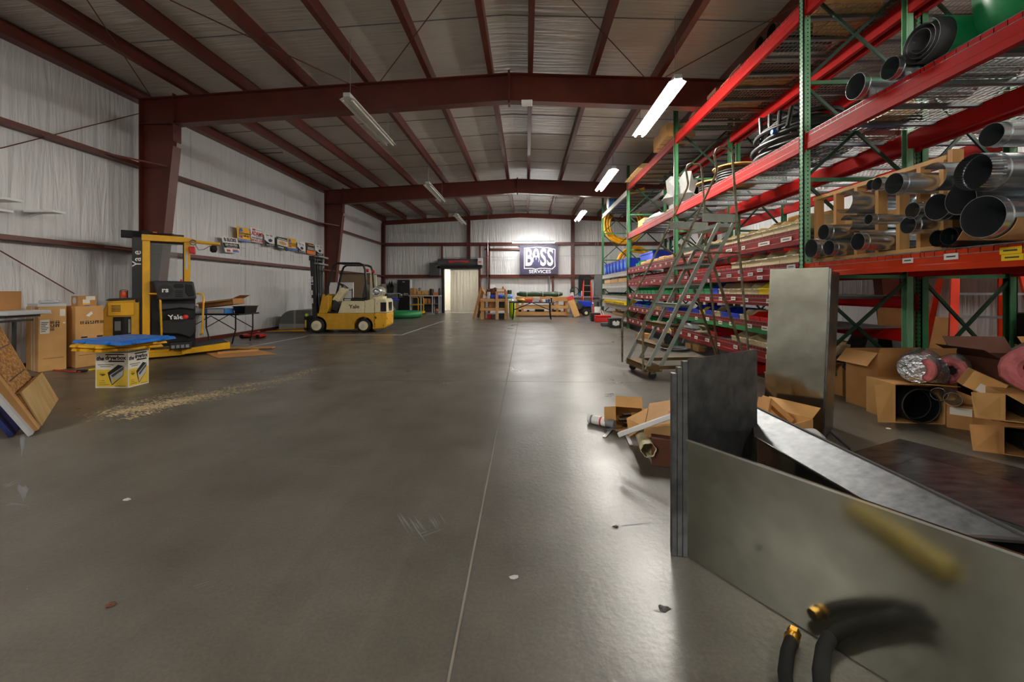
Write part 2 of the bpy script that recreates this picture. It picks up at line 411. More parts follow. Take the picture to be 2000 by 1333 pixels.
# wall girts
gz=[pX(350.6,352.6,-8.15).z, pX(250,490,-8.15).z-.02]
for z in gz:
    for x,s in ((XL,1),(XR,-1)):
        trim(MB().prism([(x,z),(x+s*.2,z),(x+s*.2,z+.075),(x+s*.188,z+.075),(x+s*.188,z+.012),(x,z+.012)],'y',YF,YB),'steel')
for x,s in ((XL,1),(XR,-1)): struct(MB().box((x,YF,0),(x+s*.06,YB,.09)),'baseboard_left' if s>0 else 'baseboard_right','steel')
ez=[pY(950,477,22.8).z,pY(800,540,22.8).z]
for i,z in enumerate(ez):
    for xa,xb in ((XL,XR),) if i==0 else ((XL,DX0-.1),(DX1+.1,XR)):
        trim(MB().prism([(YB,z-.09),(YB-.2,z-.09),(YB-.2,z+.09),(YB-.188,z+.09),(YB-.188,z-.078),(YB,z-.078)],'x',xa,xb),'steel')
for px,z0,z1 in ((748,0,5.1),(915,DZ+.2,5.3),(1119,0,5.3)):
    x=pY(px,500,22.75).x; trim(MB().box((x-.1,YB-.3,z0),(x-.09,YB-.1,z1)).box((x+.09,YB-.3,z0),(x+.1,YB-.1,z1)).box((x-.1,YB-.205,z0),(x+.1,YB-.195,z1)),'steel')
for px,z0,z1 in ((863,DZ,ez[0]),(937,0,ez[0]),(1080,0,ez[1]),(955,0,ez[0]),(951,ez[1],ez[0])):
    x=pY(px,500,22.8).x; trim(MB().box((x-.05,YB-.2,z0),(x+.05,YB-.1,z1)),'steel')
zz=pY(1000,487,22.8).z; trim(MB().box((DX1+.35,YB-.2,zz-.05),(pY(1015,487,22.8).x,YB-.1,zz+.05)),'steel')
# flange braces and bracing rods
for y in (8.2,15.9):
    for z in gz:
        w=-7.36-.53*(1-z/4.28)*.75
        trim(MB().bar((XL+.19,y-.75,z+.04),(w-.03,y-.09,z-.02),.03,.03),'steel')
for a,b_ in (((170,0),(297,192)),((332,0),(700,172)),((862,0),(740,163)),((1118,0),(1258,150)),((1560,8),(1300,150))):
    trim(MB().tube([fl(*a,z=5.4),fl(*b_,z=5.4)],.009,6),'steel')
for a,b_ in (((0,290),(283,219)),((0,490),(145,574))):
    trim(MB().tube([pX(*a,XL+.1),pX(*b_,XL+.1)],.009,6),'steel')
for a,b_ in (((505,300),(552,298)),((885,441),(960,441)),((1075,387),(1120,387))):
    trim(MB().tube([fl(*a,z=5.45),fl(*b_,z=5.45)],.012,6),'steel')
# insulation seams (taped laps) on side and end walls
for i in range(14):
    y=-4+i*1.95
    trim(MB().box((XL-.001,y,.1),(XL+.006,y+.02,5.2)),'lgrey')
for i in range(8):
    x=-6.9+i*1.9
    if not(DX0-.2<x<DX1+.2): trim(MB().box((x,YB-.006,.1),(x+.02,YB+.001,5.2)),'lgrey')
for i in range(21):
    y=-3.4+i*1.27
    if min(abs(y-q) for q in (.8,8.2,15.9,23))>.25:
        for x0,x1 in ((XL,RX),(RX,XR)): trim(MB().bar((x0,y,rz_(x0)+.236),(x1,y,rz_(x1)+.236),.016,.012),'grey')
# floor: saw-cut joints and painted line
def joint(p,q,w,m,z=.0012): return trim(MB().bar((p[0],p[1],z/2),(q[0],q[1],z/2),w,z),m)
joint((-.25,.3),(-.37,22.9),.02,'dgrey'); joint((-.25,.3),(-.37,22.9),.009,'dust',.0022); joint((-8.2,5.66),(7.5,5.72),.008,'dgrey'); joint((-8.2,9.62),(7.5,9.66),.006,'grey'); joint((3.9,.3),(3.92,5),.008,'dgrey')
a,b_,c_,d_=fl(485,678),fl(600,657),fl(785,654.5),fl(870,626)
joint(a,b_,.05,'lgrey',.002); joint(fl(600,654.5),c_,.05,'lgrey',.002); joint(c_,d_,.05,'lgrey',.002)
# ---------------------------------------------------------------- doorway in the end wall
bx=MB(); bx.box((DX0-.5,YB+3.2,0),(DX1+.5,YB+3.3,3.2)); bx.box((DX0-.6,YB+.1,0),(DX0-.5,YB+3.3,3.2)); bx.box((DX1+.5,YB+.1,0),(DX1+.6,YB+3.3,3.2)); bx.box((DX0-.6,YB+.1,3.1),(DX1+.6,YB+3.3,3.2))
struct(bx,'wall_hallway','roomwall','cream wall of the lit room beyond the doorway')
d=thing('door_1',None,None,(0,0,0)); d['kind']='structure'; d['label']='grey roll-up door coiled above the lit doorway'
hz=DZ
b=MB(); b.lathe([(.02,-.02),(.24,0),(.24,DX1-DX0+.5),(.02,DX1-DX0+.52)],(DX0-.28,YB-.3,hz+.33),'x',24); b.obj('coil_hood','dgrey',d,smooth=True)
MB().box((DX0-.3,YB-.5,hz+.02),(DX1+.2,YB-.28,hz+.13)).obj('bottom_bar','matblack',d)
for x in (DX0-.1,DX1): MB().box((x,YB-.16,0),(x+.1,YB+.1,hz+.1)).obj('guide_rail','matblack',d)
MB().box((DX1+.02,YB-.64,hz+.2),(DX1+.28,YB-.46,hz+.58)).obj('motor_box','lgrey',d)
F_=Face(d,(DX0-.28,YB-.545,hz+.33),(1,0,0),(0,0,1)); w=DX1-DX0
F_.polys('warning_banner','signred',[[(w*.3,.12),(w*.9,.12),(w*.88,.02),(w*.8,.0),(w*.72,.05),(w*.48,.05),(w*.4,-.02),(w*.33,.03)]])
F_.rects('motor_label','signred',[(w+.34,.0,w+.5,.06)],z=.1); 
# strip curtain across the opening
cu=thing('strip_curtain','translucent yellowed strip curtain hanging in the lit doorway','curtain',(DX0,YB+.12,0))
n=9
for i in range(n):
    x=.32+i*(w-.34)/n
    MB().box((x,-.004+(i%2)*.01,.03),(x+(w-.34)/n+.03,(i%2)*.01,hz-.02)).obj('strip','curtain',cu)
MB().box((.3,-.02,hz-.05),(w,.02,hz)).obj('rail','alu',cu)
tag(MB().box((DX0-.75,YB-.5,ez[1]+.02),(DX0-.15,YB-.1,ez[1]+.75)).obj('electrical_box','dgrey',bev=.01),'dark grey box on the wall left of the roll-up door','box')
# ---------------------------------------------------------------- light fixtures
def fixture(label,x,y0,y1,z,lit,group,top=None,tm='tubeon'):
    o=thing('strip_light',label,'ceiling light',(x,(y0+y1)/2,z),0,group); L=(y1-y0)/2
    b=MB().prism([(-.06,.03),(.06,.03),(.06,.1),(-.06,.1)],'y',-L-.03,L+.03); b.obj('housing','lgrey',o)
    r=MB().prism([(-.14,.0),(-.135,-.005),(-.055,.028),(.055,.028),(.135,-.005),(.14,.0),(.06,.038),(-.06,.038)],'y',-L,L); r.obj('reflector','plasticwhite',o)
    for s in (-1,1):
        MB().cyl((s*.075,-L+.02,-.02),(s*.075,L-.02,-.02),.019,n=10).obj('tube',tm if lit else 'tubeoff',o,smooth=True)
    top=top or (rz_(x)+.19-z)
    for s in (-1,1): MB().tube([(0,s*(L-.12),.1),(0,s*(L-.12),top)],.005,5).obj('chain','grey',o)
    return o
for i,(y0,y1) in enumerate(((6.5,8.75),(11.2,13.5),(17.0,19.3))):
    w_=('nearest','middle','farthest')[i]
    fixture('lit strip light hanging on the rack side, %s of the three bright ones'%w_,2.4,y0,y1,4.6,True,'lit strip lights above the rack aisle')
for i,(y0,y1) in enumerate(((6.9,9.1),(12.6,14.9),(17.8,20.1))):
    w_=('nearest','middle','farthest')[i]
    fixture('unlit strip light hanging on the left side, %s of three in the row'%w_,-3.1,y0,y1,4.6,False,'unlit strip lights')
fixture('added fill strip light, unseen far behind the camera, rack side',2.9,-4.0,-1.7,4.6,True,'added unseen fill lights')  # unseen lamp, added to brighten the rack faces towards the camera
fixture('added fill strip light, out of view between rack and right wall',6.8,2.6,4.9,4.7,True,'added unseen fill lights',tm='tubehall')  # out-of-view lamp, added to light the orange ladder and right cartons
fixture('added fill strip light, unseen overhead behind the camera, left side',-6.3,-1.2,1.1,4.6,True,'added unseen fill lights')  # unseen lamp, added to brighten the left wall and the goods there
fixture('added fill strip light, unseen overhead at the front wall',-5.6,-5.0,-2.7,4.6,True,'added unseen fill lights')  # another unseen lamp, added as fill from the front left
o=thing('strip_light','bright strip light glowing in front of the top of the purple banner','wall light',(pY(1042,474,21.7).x,21.7,pY(1042,474,21.7).z))
MB().box((-1.15,-.06,.03),(1.15,.06,.09)).obj('housing','lgrey',o)
for s in (-.035,.035): MB().cyl((-1.13,s,0),(1.13,s,0),.019,n=10).obj('tube','benchlamp',o,smooth=True)
MB().tube([(-.9,0,.09),(-.9,1.0,.5)],.005,5).obj('chain','grey',o); MB().tube([(.9,0,.09),(.9,1.0,.5)],.005,5).obj('chain','grey',o)
fixture('lit strip light in the room beyond the doorway',(DX0+DX1)/2,YB+.8,YB+2.6,2.85,True,None,top=.24,tm='tubehall')
tag(MB().box((-.1,8.08,5.02),(.12,8.22,5.1)).obj('sensor_box','white',bev=.01),'small white box under the first rafter near the ridge','box')
# conduits
for pts in ([(955,470),(953,545),(953,590)],[(870,503),(958,503)],[(960,460),(1095,413)],):
    pass
def conduit(pts,y,r=.012): return trim(MB().tube([pY(*p,y) for p in pts],r,6),'alu')
conduit([(953,417),(953,560)],22.78); conduit([(958,478.5),(1150,476)],22.75); conduit([(865,504),(1170,499)],22.75); conduit([(870,421),(1100,413),(1100,414)],22.7); conduit([(1163,475),(1163,600)],22.7); conduit([(1168,430),(1168,600)],22.7)
trim(MB().tube([pY(1050,540,22.8)+V((.65,0,0)),pY(1050,585,22.8)+V((.65,0,0))],.03,8),'alu')
tag(MB().box((pY(1161,560,22.75).x,22.6,.75),(pY(1178,560,22.75).x,22.95,2.15)).obj('electrical_cabinet','grey',bev=.01),'tall grey electrical cabinet on the end wall beside the rack','electrical cabinet')
tag(MB().box((pY(957,560,22.8).x,22.7,1.15),(pY(966,560,22.8).x,22.8,1.6)).obj('outlet_box','white',bev=.01),'white control box on the end wall above the sawhorse','box')
w_=bpy.data.worlds.new('world'); sc.world=w_; w_.use_nodes=True; w_.node_tree.nodes['Background'].inputs[0].default_value=(.5,.55,.6,1); w_.node_tree.nodes['Background'].inputs[1].default_value=.3
sc.view_settings.exposure=1.35
# ================================================================ left side
def ring(c,R,n=24,a0=0,a1=2*PI,axis='y'):
    out=[]
    for i in range(n+1):
        g=a0+(a1-a0)*i/n; out.append(V(c)+({'y':V((math.cos(g)*R,0,math.sin(g)*R)),'z':V((math.cos(g)*R,math.sin(g)*R,0)),'x':V((0,math.cos(g)*R,math.sin(g)*R))}[axis]))
    return out
def arcpts(c,r,a0,a1,n=8): return [(c[0]+r*math.cos(math.radians(a0+(a1-a0)*i/n)),c[1]+r*math.sin(math.radians(a0+(a1-a0)*i/n))) for i in range(n+1)]
# ---- forklift (local x runs to the rear, y away from the camera)
fk=thing('forklift','yellow and cream counterbalance forklift with black mast and overhead guard','forklift',(-6.32,11.97,0),math.radians(8))
W_=1.02
prof=[(.07,.3),(.05,.59),(2.07,.59),(2.07,.14),(1.69,.09)]+[(1.66,.09)]+arcpts((1.37,.2),.27,-20,200,10)+[(1.08,.1),(.27,.1),(.24,.16)]+arcpts((0,.2),.27,0,75,5)
MB().prism([(x,z) for x,z in prof if x<1.70]+[],'y',.02,W_-.02) if 0 else None
b=MB().prism([(.02,.5),(.02,.59),(1.69,.59),(1.69,.12),(1.66,.1)]+arcpts((1.37,.2),.28,-18,198,10)+[(1.08,.1),(.27,.1)]+arcpts((0,.22),.29,-10,80,6),'y',.0,W_)
b.obj('chassis','dyellow',fk,bev=.012,seg=2)
b=MB().prism([(1.69,.1),(2.0,.13),(2.07,.2),(2.08,.59),(1.69,.59)],'y',-.02,W_+.02); b.obj('counterweight','yellow_worn',fk,bev=.03,seg=2)
b=MB().prism([(1.69,.592),(2.08,.592),(2.06,.98),(2.0,1.03),(1.69,1.03)],'y',-.01,W_+.01); o=b.obj('counterweight_top','cream_worn',fk,bev=.03,seg=2)
g=MB()
for i in range(5): g.box((2.068,.25+i*.11,.64),(2.082,.31+i*.11,.92))
g.obj('grille','matblack',fk); MB().box((1.88,-.016,.64),(2.05,-.008,.92)).obj('side_grille','matblack',fk)
b=MB().prism([(.62,.592),(.74,.96),(1.4,.96),(1.4,.592)],'y',.0,W_); b.obj('hood','cream',fk,bev=.015,seg=2)
MB().prism([(1.405,.592),(1.405,.98),(1.685,1.02),(1.685,.592)],'y',0,W_).obj('side_panel','cream_worn',fk,bev=.01)
f=Face(fk,(1.0,-.002,.79),(1,0,0),(0,0,1)); f.text('Yale',.1,.0,.16,'ink',bold=.02,sx=1.1)
b=MB().prism([(.06,.592),(.17,1.18),(.36,1.12),(.34,.72),(.3,.592)],'y',0,W_); b.obj('cowl','dyellow',fk,bev=.012)
MB().prism([(.3,.592),(.62,.592),(.62,.64),(.3,.64)],'y',.02,W_-.02).obj('floor_plate','matblack',fk)
b=MB().hexa([(.36,.28,1.0),(.5,.28,.92),(.5,.74,.92),(.36,.74,1.0),(.62,.28,1.38),(.74,.28,1.3),(.74,.74,1.3),(.62,.74,1.38)]); b.obj('dashboard','cream',fk,bev=.01)
MB().prism([(.34,.7),(.52,.64),(.62,.86),(.44,1.0)],'y',.25,.78).obj('console','charcoal',fk)
sw=MB(); c_=V((.62,.5,1.44)); R=.17; ax=V((.5,0,.85)).normalized(); u=V((0,1,0)); v=ax.cross(u)
sw.tube([c_+(u*math.cos(2*PI*i/24)+v*math.sin(2*PI*i/24))*R for i in range(24)],.014,6,closed=True)
sw.tube([c_-u*R,c_+u*R],.01,5); sw.tube([c_,c_+v*R],.01,5); sw.tube([c_,c_-ax*.2],.02,6); sw.obj('steering_wheel','black',fk,smooth=True)
lv=MB()
for i in range(3): lv.tube([(.62,.8+i*.05,1.2),(.52+i*.03,.82+i*.05,1.42)],.008,5)
lv.obj('control_levers','black',fk)
st=MB().hexa([(.9,.28,.96),(1.36,.28,.96),(1.36,.74,.96),(.9,.74,.96),(.92,.3,1.06),(1.36,.3,1.04),(1.36,.72,1.04),(.92,.72,1.06)]); st.obj('seat','black',fk,bev=.03,seg=3)
st=MB().hexa([(1.24,.3,1.03),(1.38,.3,1.03),(1.38,.72,1.03),(1.24,.72,1.03),(1.32,.34,1.5),(1.4,.34,1.48),(1.4,.68,1.48),(1.32,.68,1.5)]); st.obj('backrest','black',fk,bev=.03,seg=3)
og=MB()
for y in (.03,W_-.03):
    og.tube([(.26,y,1.1),(.44,y,1.9),(.5,y,2.05),(.6,y,2.11),(1.24,y,2.11),(1.36,y,2.06),(1.41,y,1.93),(1.48,y,.98)] if y<.5 else [(.26,y,1.1),(.44,y,1.9),(.5,y,2.05),(.6,y,2.11),(1.24,y,2.11),(1.36,y,2.06),(1.41,y,1.93),(1.48,y,.98)],.034,8)
for i in range(7): og.bar((.6+i*.11,.03,2.11),(.6+i*.11,W_-.03,2.11),.03,.02)
og.obj('overhead_guard','black',fk,smooth=True)
for y in (.12,W_-.12): MB().cyl((1.42,y,1.9),(1.5,y,1.9),.05,n=12).obj('lamp','signred',fk,smooth=True)
tk=MB().lathe([(.02,-.36),(.1,-.35),(.155,-.3),(.16,-.26),(.16,.26),(.155,.3),(.1,.35),(.02,.36)],(1.72,.5,1.24),'y',24); t_=tk.obj('gas_tank','alu',fk,smooth=True)
for y in (.3,.7): MB().pipe((1.72,y-.02,1.24),(1.72,y+.02,1.24),.172,.01,24).obj('strap','cream',fk)
MB().pipe((1.72,.1,1.24),(1.72,.18,1.24),.13,.02,24).obj('tank_collar','alu',t_); MB().box((1.55,.2,1.03),(1.9,.8,1.1)).obj('tank_bracket','cream',fk)
# mast
m=MB()
for y in (.16,W_-.16-.08):
    m.hexa([(-.16,y,.12),(-.02,y,.12),(-.02,y+.08,.12),(-.16,y+.08,.12),(-.25,y,2.2),(-.11,y,2.2),(-.11,y+.08,2.2),(-.25,y+.08,2.2)])
m.box((-.27,.14,2.2),(-.1,W_-.14,2.34)); m.obj('outer_mast','black',fk,bev=.006)
m=MB()
for y in (.27,W_-.27-.07): m.hexa([(-.12,y,.15),(0,y,.15),(0,y+.07,.15),(-.12,y+.07,.15),(-.2,y,2.28),(-.08,y,2.28),(-.08,y+.07,2.28),(-.2,y+.07,2.28)])
m.obj('inner_mast','black',fk,bev=.005)
m=MB()
for z in (2.08,2.3): m.box((-.1,.1,z),(.04,W_-.1,z+.05))
m.obj('mast_tie_bar','grey',fk,bev=.005)
m=MB(); m.cyl((-.02,.42,.4),(-.06,.42,2.1),.03,n=10); m.cyl((-.02,.6,.4),(-.06,.6,2.1),.03,n=10); m.obj('lift_cylinder','dgrey',fk,smooth=True)
m=MB(); m.tube([(-.1,.5,.5),(-.18,.5,2.2)],.016,6); m.obj('lift_chain','chrome',fk)
MB().tube([(.02,.3,1.15),(-.02,.22,1.2),(-.0,.2,.9),(.05,.2,.6)],.015,6).obj('hydraulic_hose','grey',fk)
f=Face(fk,(-.205,.155,1.55),(-.043,0,1.),(-1,0,-.043)); f.text('Yale',.02,.0,.17,'white',bold=.015); f.rects('decal','paper',[(-.4,-.03,-.26,.05)]); f.rects('decal','paper',[(-.66,-.03,-.5,.03)])
m=MB().box((-.37,.02,.08),(-.29,W_-.02,.16)).box((-.37,.02,.4),(-.29,W_-.02,.5)).box((-.33,.1,.1),(-.17,.16,.5)).box((-.33,W_-.16,.1),(-.17,W_-.1,.5)); m.obj('carriage','matblack',fk,bev=.008)
MB().box((-.36,.1,.5),(-.3,.18,.58)).obj('fork_pin','lime',fk)
for y in (.1,W_-.22):
    MB().prism([(-.33,.5),(-.37,.5),(-.37,.09),(-1.5,.06),(-1.5,.05),(-.33,.045)],'y',y,y+.12).obj('fork','yellow',fk,bev=.005)
def wheel(x,y,r,wd,s):
    o=MB().lathe([(.1,0),(r-.03,0),(r,.03),(r,wd-.03),(r-.03,wd),(.1,wd)],(x,y,r),'y',24).obj('tyre','rubber',fk,smooth=True)
    y0=y-.004 if s<0 else y+wd-.05
    MB().lathe([(.02,0),(r*.66,0),(r*.68,.054),(.02,.054)],(x,y0,r),'y',20).obj('hub','cream',o,smooth=True)
    MB().lathe([(.01,-.03),(.06,-.03),(.07,.06),(.01,.06)],(x,y0,r),'y',12).obj('hub_cap','lgrey',o,smooth=True)
for x,r in ((0,.225),(1.37,.21)):
    wheel(x,-.005,r,.17,-1); wheel(x,W_-.165,r,.17,1)
# ---- order picker
op=thing('order_picker','yellow and black stand-up order picker truck with tall mast and glass screen','order picker',(-7.2,7.35,0),math.radians(45))
MB().prism([(-.56,.1),(-.55,.84),(-.47,1.1),(-.05,1.12),(-.05,.1)],'y',.0,.55).obj('battery_compartment','dyellow',op,bev=.012)
e=MB().box((-.4,-.004,.45),(-.16,.02,.8)); e.obj('hatch_opening','matblack',op); MB().box((-.38,-.012,.55),(-.3,-.002,.72)).box((-.2,-.012,.5),(-.17,-.002,.75)).obj('engine_parts','grey',op)
MB().box((-.47,-.02,.82),(-.12,0,1.06)).obj('upper_cover','yellow',op,bev=.008)
v=MB()
for i in range(5): v.box((-.42,-.026,.9+i*.026),(-.3,-.019,.91+i*.026))
v.obj('vent_slots','matblack',op); MB().prism([(-.5,1.1),(-.46,1.13),(-.05,1.15),(-.05,1.12),(-.47,1.1)],'y',-.02,.57).obj('top_cap','black',op)
MB().cyl((-.08,-.022,1.09),(-.08,-.018,1.09),.03,n=14).obj('gauge','matblack',op)
be=MB().lathe([(.02,0),(.045,0),(.05,.02),(.05,.1),(.04,.12),(.01,.12)],(-.26,.12,1.15),'z',16).obj('beacon','amber',op,smooth=True)
gd=MB()
for a in range(4): gd.tube([(-.26+.07*math.cos(a*PI/2+.7),.12+.07*math.sin(a*PI/2+.7),1.14),(-.26+.07*math.cos(a*PI/2+.7),.12+.07*math.sin(a*PI/2+.7),1.28),(-.26,.12,1.3)],.005,5)
gd.obj('beacon_guard','black',be)
MB().box((-.15,.04,.1),(-.0,.16,2.36)).box((-.15,.5,.1),(.0,.62,2.36)).box((-.12,.16,2.2),(-.04,.5,2.36)).obj('mast','black',op,bev=.006)
f=Face(op,(-.08,.036,1.9),(.0,0,1.),(-1,0,0)); f.text('Ya e',-.02,-.0,.17,'white',bold=.012)
MB().box((-.3,.04,2.27),(.06,.2,2.4)).box((-.02,-.02,2.3),(.1,.2,2.41)).box((.1,.0,2.36),(.45,.1,2.39)).obj('mast_head','matblack',op,bev=.006)
MB().box((.14,-.02,2.385),(.2,.02,2.4)).obj('marker','signorange',op); MB().box((.42,.0,2.35),(.6,.12,2.38)).obj('cable_guide','charcoal',op)
b=MB().box((-.01,-.01,.12),(.1,.1,2.32)); b.obj('post','yellow',op,bev=.006)
MB().box((.6,-.01,1.4),(.7,.08,2.3)).obj('post','yellow',op,bev=.006); MB().box((.62,-.014,1.7),(.66,-.008,2.05)).obj('label','lgrey',op)
MB().prism([(-.02,2.22),(-.02,2.34),(.55,2.345),(.75,2.31),(.75,2.26),(.55,2.23)],'y',-.03,.7).obj('overhead_guard','yellow',op,bev=.008)
b=MB()
for y in (-.02,.12,.3): b.bar((.7,y,2.28),(1.18,y,2.25),.03,.035)
b.bar((1.17,-.04,2.25),(1.17,.32,2.25),.03,.05); b.obj('overhead_bars','yellow',op)
MB().lathe([(.02,0),(.05,0),(.075,.03),(.07,.1),(.02,.12)],(1.02,.02,2.14),'x',16).obj('work_lamp','matblack',op,smooth=True)
MB().tube([(.78,0,2.2),(.83,0,2.1),(.92,0,2.12),(1.02,0,2.2)],.006,5).obj('lamp_cable','black',op)
MB().tube(ring((.74,-.05,2.24),.05,12),.012,6).obj('lanyard_ring','oldsteel',op); MB().hexa([(.68,-.09,2.02),(.78,-.09,2.0),(.78,-.02,2.0),(.68,-.02,2.02),(.66,-.09,2.15),(.77,-.09,2.16),(.77,-.02,2.16),(.66,-.02,2.15)]).obj('lanyard_reel','signred',op,bev=.02,seg=2)
MB().box((.1,.02,1.46),(.5,.03,2.2)).obj('glass_screen','glass',op); MB().box((.1,.015,2.19),(.6,.035,2.23)).box((.585,.015,1.46),(.605,.035,2.2)).obj('screen_frame','matblack',op)
dh=MB().prism([(.13,1.47),(.74,1.46),(.79,1.11),(.22,1.1)],'y',-.16,.1); dh=dh.obj('dashboard','charcoal',op,bev=.03,seg=2)
MB().cyl((.31,-.18,1.28),(.31,-.158,1.28),.115,n=28).obj('round_cover','black',dh,smooth=True)
f=Face(op,(.31,-.182,1.28),(1,0,0),(0,0,1)); f.text('rs',-.0,.01,.13,'white',bold=.03)
MB().prism([(.61,1.41),(.72,1.38),(.76,1.19),(.66,1.16),(.61,1.25)],'y',-.175,-.155).obj('storage_pocket','matblack',dh,bev=.01)
b=MB()
for i in range(4): b.box((.46,-.17,1.16+i*.035),(.57,-.158,1.178+i*.035))
b.prism([(.43,1.36),(.45,1.41),(.57,1.41),(.59,1.36),(.57,1.33),(.45,1.33)],'y',-.17,-.157); b.obj('switch_panel','matblack',dh)
MB().cyl((.56,.0,1.46),(.56,.0,1.5),.02,n=10).obj('button','signred',op)
MB().box((.12,-.0,.2),(.78,.3,1.12)).obj('console','matblack',op)
MB().prism([(.2,1.03),(.78,1.03),(.76,.9),(.55,.94),(.22,.9)],'y',-.06,.1).obj('console_tray','charcoal',op,bev=.015)
MB().prism([(.22,.72),(.78,.72),(.78,.45),(.7,.33),(.52,.42),(.26,.45)],'y',-.1,.1).obj('lower_panel','black',op,bev=.03,seg=2)
MB().hexa([(.4,-.12,.68),(.6,-.12,.68),(.6,.05,.68),(.4,.05,.68),(.37,-.06,.84),(.56,-.06,.84),(.56,.05,.84),(.37,.05,.84)]).obj('name_plate','matblack',op)
f=Face(op,(.47,-.095,.76),(1,0,0),(-.12,.35,.93)); f.text('Yale',-.0,0,.13,'white',bold=.015,z=.006)
MB().ball((.615,-.1,.76),.05,10,(1,.7,1)).obj('stop_button','signred',op,smooth=True)
for x,s in ((.08,1),(.8,-1)):
    w=.16 if s>0 else .1
    MB().tube([(x,-.06,1.22),(x+w*.7,-.1,1.22),(x+w,-.12,1.17),(x+w+.02*s,-.12,.5),(x+w+.02*s,-.1,.42),(x+w*.5,-.05,.4)],.018,8).obj('grab_rail','yellow',op,smooth=True)
MB().box((-.3,-.1,.04),(.62,.6,.15)).obj('base','yellow_worn',op,bev=.01); MB().box((-.2,-.2,.03),(.6,-.1,.12)).obj('skirt','yellow_worn',op,bev=.006)
p=MB().hexa([(.55,-.25,.05),(1.35,-.05,.06),(1.35,.7,.06),(.55,.7,.05),(.55,-.25,.15),(1.35,-.05,.2),(1.35,.7,.2),(.55,.7,.15)]); p.obj('platform','yellow',op,bev=.006)
MB().hexa([(.58,-.2,.15),(1.32,-.02,.2),(1.32,.66,.2),(.58,.66,.15),(.58,-.2,.156),(1.32,-.02,.206),(1.32,.66,.206),(.58,.66,.156)]).obj('floor_mat','charcoal',op)
cb=thing('battery_charger','black battery charger box on the order picker platform','charger',(-6.72,7.42,.16),math.radians(45))
MB().box((-.02,-.1,.0),(.3,.12,.14)).obj('case','black',cb,bev=.015,seg=2); b=MB()
for i in range(4): b.box((.0+i*.07,-.106,.03),(.05+i*.07,-.098,.09))
b.obj('vents','grey',cb)
# ---- big appliance cartons
def corner_box(name,label,P,ang,w,d,h,m):
    o=thing(name,label,'box',P,ang); MB().box((0,0,0),(w,d,h)).obj('body',m,o,bev=.006); return o
A=corner_box('carton','large tan appliance carton with white shipping label, left of the pair by the wall',(-7.62,6.05,0),math.radians(65),.31,.55,1.02,'card')
f=Face(A,(0,0,0),(1,0,0),(0,0,1)); f.rects('shipping_label','paper',[(.02,.6,.12,.82)]); f.rects('paper_label','paper',[(.235,.87,.295,.98)]); f.rects('small_sticker','white',[(.11,.915,.145,.925),(.27,.75,.295,.77)])
def glyphs(f,x,y,s,n,cols):
    rs=[]
    for i in range(n):
        cx=x+(i%cols)*s*1.25; cy=y-(i//cols)*s*1.25; k=i%4
        if k==0: rs+=[(cx,cy,cx+s*.2,cy+s),(cx+s*.35,cy,cx+s*.55,cy+s),(cx+s*.7,cy,cx+s*.9,cy+s)]
        elif k==1: rs+=[(cx,cy+s*.8,cx+s,cy+s),(cx,cy,cx+s*.4,cy+s*.6),(cx+s*.6,cy,cx+s,cy+s*.6)]
        elif k==2: rs+=[(cx,cy,cx+s,cy+s*.3),(cx,cy+s*.5,cx+s*.3,cy+s),(cx+s*.7,cy+s*.4,cx+s,cy+s)]
        else: rs+=[(cx,cy+s*.7,cx+s,cy+s),(cx,cy,cx+s*.3,cy+s*.7),(cx+s*.6,cy,cx+s*.9,cy+s*.7)]
    f.rects('handling_symbols','ink',rs)
glyphs(f,.13,.75,.045,5,2)
rs=[]
for i in range(6): rs.append((.03,.63+i*.028,.03+.05+.03*((i*7)%3)/2,.64+i*.028))
f.rects('label_print','ink',rs,z=.003); f.rects('printed_line','ink',[(.05,.2,.28,.206)])
f=Face(A,(0,0,0),(0,-1,0),(0,0,1)); f.rects('strap','white',[(-.18,0,-.165,1.02),(-.29,0,-.275,1.02)])
B_=corner_box('carton','large tan appliance carton printed with three-diamond mark, right of the pair by the wall',(-7.42,6.4,0),math.radians(72),.36,.6,1.02,'card')
f=Face(B_,(0,0,0),(1,0,0),(0,0,1)); glyphs(f,.06,.72,.05,5,5)
f.text('MITSUBISHI',.26,.4,.045,'ink',bold=.02); f.text('ELECTRIC',.25,.36,.045,'ink',bold=.02)
dm=lambda cx,cy,a:[(cx,cy),(cx+.03*math.cos(a+.52),cy+.03*math.sin(a+.52)),(cx+.052*math.cos(a),cy+.052*math.sin(a)),(cx+.03*math.cos(a-.52),cy+.03*math.sin(a-.52))]
f.polys('diamond_mark','ink',[dm(.095,.385,math.radians(a)) for a in (90,210,330)])
f.polys('hand_hole','matblack',[arcpts((.08+i*.2,.5),.012,90,270,5)+arcpts((.14+i*.2,.5),.012,-90,90,5) for i in (0,1)]); f.rects('printed_line','ink',[(.04,.2,.33,.206)]); f.polys('torn_label','white',[[(.13,.86),(.2,.93),(.22,.89),(.17,.84)]])
